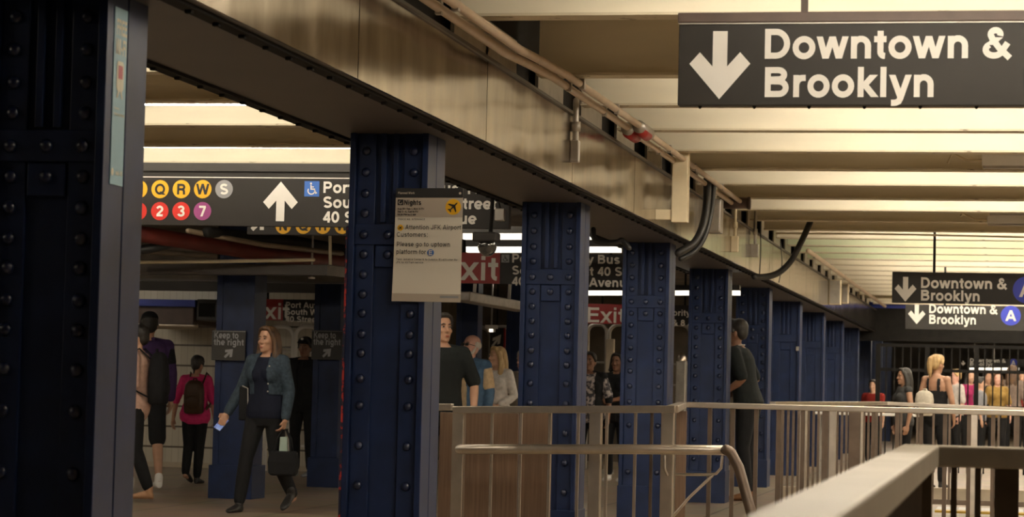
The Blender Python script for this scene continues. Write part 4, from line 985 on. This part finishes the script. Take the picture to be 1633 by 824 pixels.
    for q in (-1, 1): hd.ell((q*.072, .012, 1.568), (.008, .018, .030)); hd.ell((q*.032, -.078, 1.610), (.022, .012, .008)); hd.ell((q*.040, -.062, 1.555), (.022, .022, .02))
    hd.xf(HM); join(bm_, hd)
    for q in 'RL':
        a, e, w = SH[q], Vector(J[q][0]), Vector(J[q][1])
        bm_.tube([a, a.lerp(e, .5), e, e.lerp(w, .3), e.lerp(w, .75), w], [.048, .044, .037, .038, .029, .025], 12)
        nr = Vector((1 if q == 'R' else -1, .15, 0)) if not (palm and palm.get(q)) else Vector(palm[q])
        hand(bm_, w, w-e, nr, curl[0 if q == 'R' else 1])
        k, n_ = Vector(G[q][0]), Vector(G[q][1]); bm_.tube([HP[q], HP[q].lerp(k, .5), k, k.lerp(n_, .35), k.lerp(n_, .75), n_], [.085, .072, .052, .051, .038, .034], 14)
        bm_.tube([n_+Vector((0, .01, -.02)), n_+Vector((0, -.08, -.045))], [.032, .026], 8)
    bm_.xf(TM); me = remesh(bm_, min(vox, .0075) if vox < .012 else vox, 2, .45)
    def put(me, nm, m, lab=None):
        for v in me.vertices: v.co -= base
        o = bpy.data.objects.new(nm, me); COL.objects.link(o); o.parent = root
        o.data.materials.clear(); o.data.materials.append(m); return tag(o, lab)
    put(me, 'body', skin(sk))
    def clothe(f, nm, m, it=3, vx=None, keepf=None, thick=0):
        mb = MB(); f(mb)
        me = remesh(mb, vx or max(vox, .010), it)
        if keepf:
            b2 = bmesh.new(); b2.from_mesh(me); bmesh.ops.delete(b2, geom=[f_ for f_ in b2.faces if not keepf(f_.calc_center_median())], context='FACES'); b2.to_mesh(me); b2.free()
        me.transform(TM); o = put(me, nm, m)
        if thick: sd = o.modifiers.new('thickness', 'SOLIDIFY'); sd.thickness = thick; sd.offset = -1
        return o
    if bottom is not None:
        def fb(mb):
            torso(mb, 0, 1.02, .014)
            for q in 'RL': legt(mb, q, blen, .013, .006)
        clothe(fb, 'trousers' if blen > 1 else 'shorts', bottom)
    if top is not None:
        def ft(mb):
            torso(mb, hem, 1.435, .020)
            if sleeve > 0:
                for q in 'RL': armt(mb, q, sleeve, .016, .006)
        kf = None
        if straps: kf = lambda c: c.z < 1.24 or (c.z < 1.40 and abs(abs(c.x)-.075) < .016 and True)
        clothe(ft, 'tank_top' if straps else ('shirt' if sleeve > 1 else 't_shirt'), top, keepf=kf)
    if jacket is not None:
        jm, jh, js, gap = jacket
        def fj(mb):
            torso(mb, jh, 1.435, .030)
            for q in 'RL': armt(mb, q, js, .017, .004)
            for q in (-1, 1): mb.tube([(q*.03, .075+lz(1.44), 1.455), (q*.07, .02+lz(1.44), 1.45), (q*.085, -.05+lz(1.4), 1.39)], [.018, .02, .016], 8)
        clothe(fj, 'jacket', jm, keepf=lambda c: not (c.y < -.02 and abs(c.x) < gap*(1 if c.z < 1.3 else .9) and c.z > jh-.05) , thick=.008)
    if shoes is not None:
        for i, q in enumerate('RL'):
            n_ = Vector(G[q][1]); mb = MB(); rs = []
            for y, w_, hh in ((.075,.022,.05),(.06,.034,.075),(.02,.038,.088),(-.03,.040,.075),(-.09,.046,.055),(-.14,.044,.045),(-.175,.030,.036),(-.19,.012,.026)):
                rs.append([(w_*math.cos(t), y, .0+max(0.0, hh*(.5+.5*math.sin(t))*1.0)) for t in [2*PI*k/14 for k in range(14)]])
            mb.loft(rs); mb.tube([(0, .03, .05), (0, .03, .11)], [.040, .042], 12)
            mb.xf(Matrix.Translation(n_-Vector((0, .03, .085))) @ Matrix.Translation((0,-.09,0)) @ Matrix.Rotation(math.radians(toe[i]), 4, 'X') @ Matrix.Translation((0,.09,0)))
            me = remesh(mb, .009, 1); me.transform(TM); put(me, 'shoe', shoes)
    if hair is not None:
        hb = MB(); vx = .009
        if hstyle in ('long', 'bob', 'pony', 'bun', 'short', 'balding'):
            if hstyle == 'balding':
                hb.ell((0, .045, 1.60), (.080, .066, .055)); 
                for q in (-1, 1): hb.ell((q*.068, .012, 1.60), (.016, .035, .04))
            else:
                hb.ell((0, .026, 1.628), (.081, .092, .088), 18, 12); hb.ell((0, .055, 1.58), (.070, .062, .075))
                hb.ell((0, -.045, 1.685), (.056, .045, .028))
                for q in (-1, 1): hb.tube([(q*.05, -.055, 1.675), (q*.070, -.045, 1.635), (q*.078, -.005, 1.59)], [.018, .015, .018], 8)
            if hstyle in ('long', 'bob'):
                zl = 1.28 if hstyle == 'long' else 1.46
                for q in (-1, 1):
                    hb.tube([(q*.066, -.02, 1.63), (q*.083, .0, 1.56), (q*.094, .012, 1.48), (q*.10, .0, (1.48+zl)/2), (q*.098, -.01 if hstyle == 'long' else .01, zl)], [.03, .030, .035, .038, .016], 10)
                    hb.tube([(q*.045, .06, 1.62), (q*.055, .075, 1.52), (q*.062, .08, (1.5+zl)/2), (q*.058, .078, zl-.02)], [.045, .046, .045, .018], 10)
                hb.tube([(0, .08, 1.60), (0, .088, 1.48), (0, .09, zl-.03)], [.05, .048, .02], 10)
            if hstyle == 'pony':
                hb.ell((0, .10, 1.67), (.03, .028, .028)); hb.tube([(0, .105, 1.675), (0, .145, 1.655), (.005, .155, 1.58), (.01, .14, 1.48), (.01, .13, 1.42)], [.024, .032, .038, .032, .010], 10)
            if hstyle == 'bun': hb.ell((0, .105, 1.535), (.034, .034, .034)); hb.tube([(0, .09, 1.54), (0, .1, 1.46)], [.02, .012], 8)
        hb.xf(HM); me = remesh(hb, vx, 2); me.transform(TM); put(me, 'hair', hair)
    if beard is not None:
        hb = MB(); hb.ell((0, -.055, 1.482), (.046, .040, .036)); hb.ell((0, -.092, 1.526), (.026, .010, .007))
        for q in (-1, 1): hb.tube([(q*.066, .0, 1.57), (q*.060, -.03, 1.515), (q*.035, -.065, 1.485)], [.012, .018, .024], 8)
        hb.xf(HM); me = remesh(hb, .007, 2); me.transform(TM); put(me, 'beard', beard)
    if cap is not None:
        hb = MB(); hb.ell((0, .01, 1.648), (.084, .104, .072), 18, 12); hb.tube([(-.05, -.085, 1.655), (0, -.1, 1.66), (.05, -.085, 1.655)], .012, 8)
        hb.loft([[(x, y, z) for x, y, z in ((-.06,-.08,1.645),(.06,-.08,1.645),(.06,-.08,1.657),(-.06,-.08,1.657))], [(-.045,-.16,1.632),(.045,-.16,1.632),(.045,-.16,1.642),(-.045,-.16,1.642)]])
        hb.xf(HM); me = remesh(hb, .007, 1); me.transform(TM); co = put(me, 'cap', cap)
        pb = MB().ell((0, -.098, 1.685), (.018, .006, .016)); pb.xf(HM); me = pb.mesh('patch', True); me.transform(TM); o = put(me, 'cap_patch', M['housing']); o.parent = co
    if face:
        for q in (-1, 1):
            e = MB().ell((q*.031, -.0865, 1.588), (.0125, .006, .0055)); e.xf(HM); me = e.mesh('eye', True); me.transform(TM); eo = put(me, 'eye', mat('eye_white', (.26, .22, .19), .3))
            e = MB().ell((q*.031, -.0915, 1.588), (.0055, .003, .0055)); e.xf(HM); me = e.mesh('iris', True); me.transform(TM); io = put(me, 'iris', mat('eye_dark', (.015, .010, .008), .3)); io.parent = eo
            e = MB().tube([(q*.014, -.0905, 1.608), (q*.032, -.0925, 1.613), (q*.049, -.083, 1.607)], [.003, .0042, .002], 6); e.xf(HM); me = e.mesh('eyebrow', True); me.transform(TM); put(me, 'eyebrow', hair if (hair is not None and hstyle != 'balding') else mat('brow_dark', (.03, .02, .014), .7))
        e = MB().ell((0, -.0955, 1.5135), (.021, .006, .0045)); e.ell((0, -.094, 1.505), (.017, .006, .005)); e.xf(HM); me = e.mesh('lips', True); me.transform(TM)
        if beard is None or True: put(me, 'lips', mat('lips_'+sk, tuple(c*f for c, f in zip(SKIN[sk], (.85, .5, .5))), .4))
    person.last = (root, TM, HM, SH, J)
    return root, TM, HM
CB = cloth('black', (.011, .011, .012)); CBT = cloth('black_tee', (.010, .012, .012)); CN = cloth('navy_top', (.007, .009, .020))
DEN = cloth('denim', (.030, .044, .060), var=.3, scale=40); SHB = mat('black_shoe', (.014, .013, .013), .5)
HB = hairm('black', (.010, .008, .006), (.022, .016, .012)); HBR = hairm('brown_to_blond', (.020, .009, .004), (.10, .048, .018)); HBL = hairm('blond', (.36, .22, .09), (.58, .40, .19)); HW = hairm('white', (.50, .44, .38), (.66, .60, .54))
def child(mb, nm, m, root, TM=None, lab=None, smooth=True):
    if TM is not None: mb.xf(TM)
    return mb.build(nm, m, root, lab, smooth=smooth)

# the woman in the denim jacket, with phone, folder and tote
r, TM, HM = person(424, 21.2, 1.665, -10, 'woman in cropped denim jacket walking with phone and black tote bag', 'tan', True, (-12, -3),
    R=((-.27, .03, 1.13), (-.345, -.10, .90)), L=((.222, .03, 1.12), (.228, -.05, .865)), RL=((-.135, -.10, .50), (-.17, -.15, .085)), LL=((.115, .02, .50), (.195, .22, .15)), toe=(0, 28),
    curl=(.55, .9), top=CN, sleeve=0, hem=.86, bottom=CB, blen=1.93, jacket=(DEN, 1.08, 1.93, .075), shoes=SHB, hair=HBR, hstyle='long', vox=.008, wide=1.03, palm={'L': (-1, -.2, 0), 'R': (.6, -.6, .2)})
e = MB().ell((.082, .008, 1.562), (.010, .014, .016)); e.xf(HM); child(e, 'earbud', M['housing'], r, TM, 'white earbud')
for z in (1.34, 1.26, 1.18, 1.11): child(MB().dome((.085, -.138+.02*(z > 1.3), z), .009, .006), 'jacket_button', M['galv'], r, TM)
# neckline of skin showing above the top
child(MB().loft([[(0, -.085, 1.325), (0, -.095, 1.325), (.006, -.09, 1.325)], [(-.035, -.064, 1.405), (0, -.080, 1.41), (.035, -.064, 1.405)]], True), 'neckline', skin('tan'), r, TM)
wp = TM @ Vector((.233, -.075, .775))        # the left hand
t = empty('tote_bag', (wp.x, wp.y, wp.z-.42), 'black tote bag hanging from the hand of the woman in denim', 'bag')
bb = MB(); bb.loft([[(wp.x+sx_*w, wp.y+sy_*d, z) for sx_, sy_ in ((-1,-1),(1,-1),(1,1),(-1,1))] for w, d, z in ((.105, .045, wp.z-.42), (.125, .055, wp.z-.40), (.135, .055, wp.z-.30), (.120, .045, wp.z-.20))])
bb.build('body', CB, t, bevel=.015)
for dy in (-.04, .04): MB().tube([(wp.x-.075, wp.y+dy, wp.z-.21), (wp.x-.055, wp.y+dy*.6, wp.z-.09), (wp.x-.015, wp.y+dy*.2, wp.z-.012), (wp.x+.02, wp.y+dy*.2, wp.z-.012), (wp.x+.06, wp.y+dy*.6, wp.z-.09), (wp.x+.075, wp.y+dy, wp.z-.21)], .008, 8).build('handle', CB, t, smooth=True)
t = empty('paper_packet', (wp.x-.01, wp.y, wp.z-.2), 'pale green packet sticking out of the black tote bag', 'packet')
MB().loft([[(wp.x-.04, wp.y-.012, wp.z-.24), (wp.x+.035, wp.y-.012, wp.z-.24), (wp.x+.035, wp.y+.012, wp.z-.24), (wp.x-.04, wp.y+.012, wp.z-.24)], [(wp.x-.035, wp.y-.008, wp.z-.075), (wp.x+.03, wp.y-.008, wp.z-.07), (wp.x+.03, wp.y+.008, wp.z-.07), (wp.x-.035, wp.y+.008, wp.z-.075)]]).build('sleeve', mat('pale_green_paper', (.36, .46, .40), .6), t)
hp = TM @ Vector((-.375, -.155, .80))
t = empty('mobile_phone', hp, 'mobile phone with a lit blue screen in the hand of the denim woman', 'phone')
rot = Matrix.Translation(hp) @ Matrix.Rotation(.5, 4, 'Y') @ Matrix.Rotation(-.7, 4, 'X')
q = MB().box(-.036, .036, -.004, .004, -.075, .075); q.xf(rot); q.build('case', M['black'], t, bevel=.004)
mscr = bpy.data.materials.new('lit_phone_screen'); mscr.use_nodes = True; nt = mscr.node_tree; bs = nt.nodes['Principled BSDF']
vn = nt.nodes.new('ShaderNodeTexVoronoi'); vn.inputs['Scale'].default_value = 45; cr_ = nt.nodes.new('ShaderNodeValToRGB'); cr_.color_ramp.elements[0].color = (.02, .06, .45, 1); cr_.color_ramp.elements[1].color = (.55, .7, 1, 1)
tcn = nt.nodes.new('ShaderNodeTexCoord'); nt.links.new(tcn.outputs['Object'], vn.inputs['Vector']); nt.links.new(vn.outputs['Color'], cr_.inputs['Fac']); nt.links.new(cr_.outputs[0], bs.inputs['Emission Color']); bs.inputs['Emission Strength'].default_value = .55; bs.inputs['Base Color'].default_value = (.02, .02, .03, 1)
q = MB().box(-.033, .033, -.006, -.0041, -.07, .07); q.xf(rot); q.build('screen', mscr, t, 'lit blue screen')
fp = TM @ Vector((-.205, -.02, 1.0))
t = empty('black_folder', (fp.x, fp.y, fp.z-.16), 'black clutch with a pale zip under the arm of the denim woman', 'clutch')
MB().box(fp.x-.055, fp.x+.035, fp.y-.02, fp.y+.02, fp.z-.16, fp.z+.15).build('body', CB, t, bevel=.012)
MB().tube([(fp.x-.02, fp.y-.024, fp.z+.15), (fp.x+.03, fp.y-.024, fp.z+.13), (fp.x+.037, fp.y-.024, fp.z-.1), (fp.x+.02, fp.y-.024, fp.z-.158)], .006, 6).build('zip', M['galv'], t, 'pale zip', smooth=True)

def backpack(TM, m, label, w=.15, d=.075, h=.23, z=1.16, y=.20, x=0, strap=True, name='backpack'):
    b0 = TM @ Vector((x, y, z-h)); t = empty(name, b0, label, 'backpack')
    q = MB().loft([[(x+w*a*math.copysign(abs(math.cos(k*PI/9))**.6, math.cos(k*PI/9)), y+d*c*math.copysign(abs(math.sin(k*PI/9))**.6, math.sin(k*PI/9)), z+zz*h) for k in range(18)] for a, c, zz in ((.75,.8,-1),(.95,1,-.9),(1,1.05,-.4),(1,1,.3),(.9,.85,.75),(.6,.55,.97),(.25,.25,1.03))]); q.xf(TM); q.build('bag', m, t, smooth=True)
    q = MB().ell((x, y+d*.9, z-.3*h), (w*.78, d*.35, h*.42)); q.xf(TM); q.build('front_pocket', m, t, smooth=True)
    q = MB().tube([(x-.03, y-d*.3, z+h*.95), (x-.02, y-d*.3, z+h*1.13), (x+.02, y-d*.3, z+h*1.13), (x+.03, y-d*.3, z+h*.95)], .009, 8); q.xf(TM); q.build('grab_handle', m, t, smooth=True)
    if strap:
        for sg in (-1, 1):
            q = MB().tube([(x+sg*.09, y-d*.6, z+h*.7), (x+sg*.115, .05, 1.475), (x+sg*.12, -.07, 1.42), (x+sg*.135, -.145, 1.28), (x+sg*.175, -.08, 1.13), (x+sg*.16, y-d*.8, z-h*.7)], .018, 8, flat=.45); q.xf(TM); q.build('strap', m, t, smooth=True)
    return t
# the woman in pink, from behind
PINK = cloth('pink', (.58, .035, .15))
r, TM, HM = person(312, 26.4, 1.44, 176, 'woman in a bright pink shirt walking away with a brown backpack', 'tan', True, (0, 6), L=((.27, .02, 1.12), (.325, -.02, .86)), R=((-.23, -.02, 1.12), (-.22, -.12, .9)), RL=((-.06, -.03, .5), (-.03, -.04, .085)), LL=((.08, .02, .5), (.06, .14, .13)), toe=(0, 25), top=PINK, sleeve=1.1, hem=.79, bottom=CB, blen=1.92, shoes=SHB, hair=HB, hstyle='bun', wide=1.12, face=False)
backpack(TM, cloth('brown_leather', (.055, .028, .014), rough=.45), 'brown backpack on the back of the woman in pink', .135, .07, .22, 1.15, .185, -.05)
# beige shirt, black backpack
r, TM, HM = person(216, 22.2, 1.68, -84, 'person in a pale pink-beige shirt with black backpack beside the nearest column', 'light', False, (0, 0), R=((-.22, .05, 1.12), (-.2, -.14, .95)), L=((.22, .04, 1.12), (.2, -.16, .98)), RL=((-.08, -.12, .5), (-.08, -.10, .085)), LL=((.09, .04, .5), (.09, .18, .12)), top=cloth('beige', (.50, .32, .25)), sleeve=1.9, hem=.79, bottom=CB, blen=1.9, shoes=mat('tan_shoe', (.40, .22, .12), .6), hair=HB, wide=1.0)
backpack(TM, CB, 'black backpack on the person in the pale beige shirt', .15, .085, .25, 1.19, .22)
r, TM, HM = person(234, 24.4, 1.86, -150, 'tall person in a purple jacket behind the black backpack', 'tan', False, (0, 0), top=CB, sleeve=.6, bottom=CB, blen=1.0, jacket=(cloth('purple', (.045, .022, .075)), .92, 1.9, .02), shoes=M['housing'], hair=HB, LL=((.12, -.1, .5), (.12, -.1, .085)), RL=((-.1, .06, .5), (-.1, .2, .12)), cap=CB)
r, TM, HM = person(484, 29.3, 1.72, -8, 'man in black with a black cap behind the denim woman', 'brown', False, (0, 0), top=CB, sleeve=1.9, bottom=CB, blen=1.92, jacket=(CB, .88, 1.9, .03), shoes=M['grey'], hair=HB, cap=CB, wide=1.08)
r, TM, HM = person(702, 20.5, 1.79, 14, 'man in a black t-shirt between second and third columns', 'tan', False, (26, -6), L=((.275, .04, 1.14), (.27, -.10, .88)), top=CBT, sleeve=.9, hem=.82, bottom=CB, blen=1.92, shoes=SHB, hair=HB, wide=.98)
child(MB().box(-.10, -.03, -.152, -.148, 1.235, 1.245), 'chest_print', M['grey'], r, TM, smooth=False)
r, TM, HM = person(748, 24.6, 1.70, -24, 'man with white hair and beard in a blue shirt', 'pink', False, (-10, -8), top=cloth('cream_tee', (.55, .40, .24)), sleeve=.8, bottom=CB, blen=1.92, jacket=(cloth('blue_shirt', (.065, .12, .20)), .86, 1.7, .06), shoes=SHB, hair=HW, hstyle='balding', beard=HW, wide=1.05)
gl = MB()
for q in (-1, 1): gl.box(q*.032-.024, q*.032+.024, -.102, -.098, 1.574, 1.602); gl.bar((q*.056, -.1, 1.592), (q*.076, .01, 1.585), .004, .006)
gl.bar((-.01, -.101, 1.592), (.01, -.101, 1.592), .004, .004); gl.xf(HM); child(gl, 'glasses', M['black'], r, TM, smooth=False)
r, TM, HM = person(791, 27.2, 1.62, -18, 'blonde woman in a white blouse left of the third column', 'light', True, (-32, -2), R=((-.2, -.02, 1.14), (-.03, -.2, 1.06)), L=((.235, .02, 1.12), (.12, -.18, 1.0)), top=cloth('white', (.66, .60, .54)), sleeve=1.8, bottom=CB, blen=1.92, shoes=SHB, hair=HBL, hstyle='long')
person(834, 28.6, 1.6, -30, 'person in a grey beige top mostly hidden behind the third column', 'pink', False, (-10, 0), top=cloth('greige', (.30, .25, .19)), sleeve=1.7, bottom=CB, blen=1.92, shoes=SHB, hair=HW, hstyle='short', vox=.012)
FLO = mat('cloth_floral', (.05, .045, .055), .8, col2=(.55, .48, .46), thr=(.46, .56), scale=22)
r, TM, HM = person(939, 29.8, 1.62, -6, 'woman in a black and white floral top beside the third column', 'brown', True, (-4, -4), top=FLO, sleeve=.9, hem=.79, bottom=CB, blen=1.92, jacket=(CB, .92, 1.2, .115), shoes=mat('cloth_peach_shoe', (.5, .3, .2), .6), hair=HB, hstyle='short', wide=1.15)
r, TM, HM = person(983, 31.0, 1.63, -10, 'woman in black raising one forearm, left of the fourth column', 'brown', True, (-6, -2), R=((-.22, -.10, 1.20), (-.36, -.30, 1.36)), L=((.2, .02, 1.13), (-.02, -.20, 1.07)), top=CB, sleeve=.7, bottom=CB, blen=1.92, shoes=M['housing'], hair=HB, hstyle='bob')
child(MB().tube([(-.315, -.235, 1.305), (-.325, -.25, 1.318)], .034, 10, False), 'wristwatch', M['black'], r, TM)
r, TM, HM = person(1192, 26.75, 1.97, -97, 'tall man in a black t-shirt right of the fifth column', 'brown', False, (-10, 0), R=((-.25, .02, 1.13), (-.20, -.18, 1.02)), L=((.23, .0, 1.13), (.2, -.16, 1.02)), top=CBT, sleeve=.85, hem=.80, lean=-.24, bottom=CB, blen=1.93, shoes=mat('orange_sole_shoe', (.22, .10, .04), .6), hair=HB, wide=1.05)
child(MB().tube([(.075*math.cos(t), -.11+.07*math.sin(t), 1.45+.012*math.sin(t)) for t in [2*PI*k/16 for k in range(17)]], .006, 6, False), 'necklace', M['galv'], r, TM)
r, TM, HM = person(1493, 32.0, 1.71, 158, 'blonde woman with a high ponytail and bare shoulders seen from behind', 'tan', True, (-12, 0), R=((-.215, .0, 1.12), (-.20, -.10, .9)), L=((.22, .03, 1.12), (.22, -.06, .88)), top=CB, sleeve=0, straps=True, hem=.9, bottom=CB, blen=1.92, shoes=SHB, hair=HBL, hstyle='pony')
backpack(TM, cloth('white_pack', (.62, .56, .46)), 'small white backpack slung on the blonde woman with ponytail', .12, .06, .16, 1.08, .17, .09, strap=False)
r, TM, HM = person(1441, 33.0, 1.54, -66, 'woman with long dark hair and grey tank top facing left', 'tan', True, (0, 0), top=cloth('charcoal', (.045, .045, .045)), sleeve=0, bottom=CB, blen=1.92, shoes=SHB, hair=HB, hstyle='long')
# beyond the barred fence
for px, Y, h, hd_, lab, sk, c, hr_, hs, fem in (
    (1392, 41.0, 1.42, -20, 'far person in a red top left of the dark-haired woman', 'light', (.20, .016, .012), HB, 'short', False),
    (1523, 43.0, 1.64, -60, 'far person in a white top just right of the blonde ponytail woman', 'pink', (.55, .5, .46), HBL, 'short', False),
    (1547, 46.0, 1.66, 20, 'far person in a magenta top beyond the barred fence', 'light', (.26, .02, .085), HB, 'long', True),
    (1563, 43.0, 1.52, 90, 'far person in a grey top beyond the barred fence', 'light', (.22, .22, .24), HB, 'short', False),
    (1574, 47.0, 1.66, 30, 'far person in dark clothes left of the yellow shirt', 'tan', (.02, .02, .022), HB, 'short', False),
    (1590, 44.0, 1.62, 10, 'far person in a yellow shirt beyond the barred fence', 'pink', (.26, .16, .045), HBR, 'bob', True),
    (1614, 45.0, 1.76, 170, 'far person with big brown hair beyond the barred fence', 'light', (.16, .12, .10), HBR, 'long', True),
    (1631, 46.0, 1.66, -20, 'far person in a dark red top at the right edge', 'tan', (.22, .02, .02), HB, 'short', False)):
    person(px, Y, h, hd_, lab, sk, fem, top=cloth('far_%d' % px, c), sleeve=.9, bottom=CB, blen=1.9, shoes=SHB, hair=hr_, hstyle=hs, vox=.016, face=False, group='people beyond the barred fence')

# bright tube seen through the barred fence
strip(1546, 1625, 588, 63.0, 'bright strip light seen through the barred fence', .06, 3.55)
cable([(946, 366), (948, 381), (962, 387), (984, 386), (992, 383), (1003, 395)], 19.2, 19.2, .022, M['rubber'], 'black bent cable under the girder between third and fourth columns')
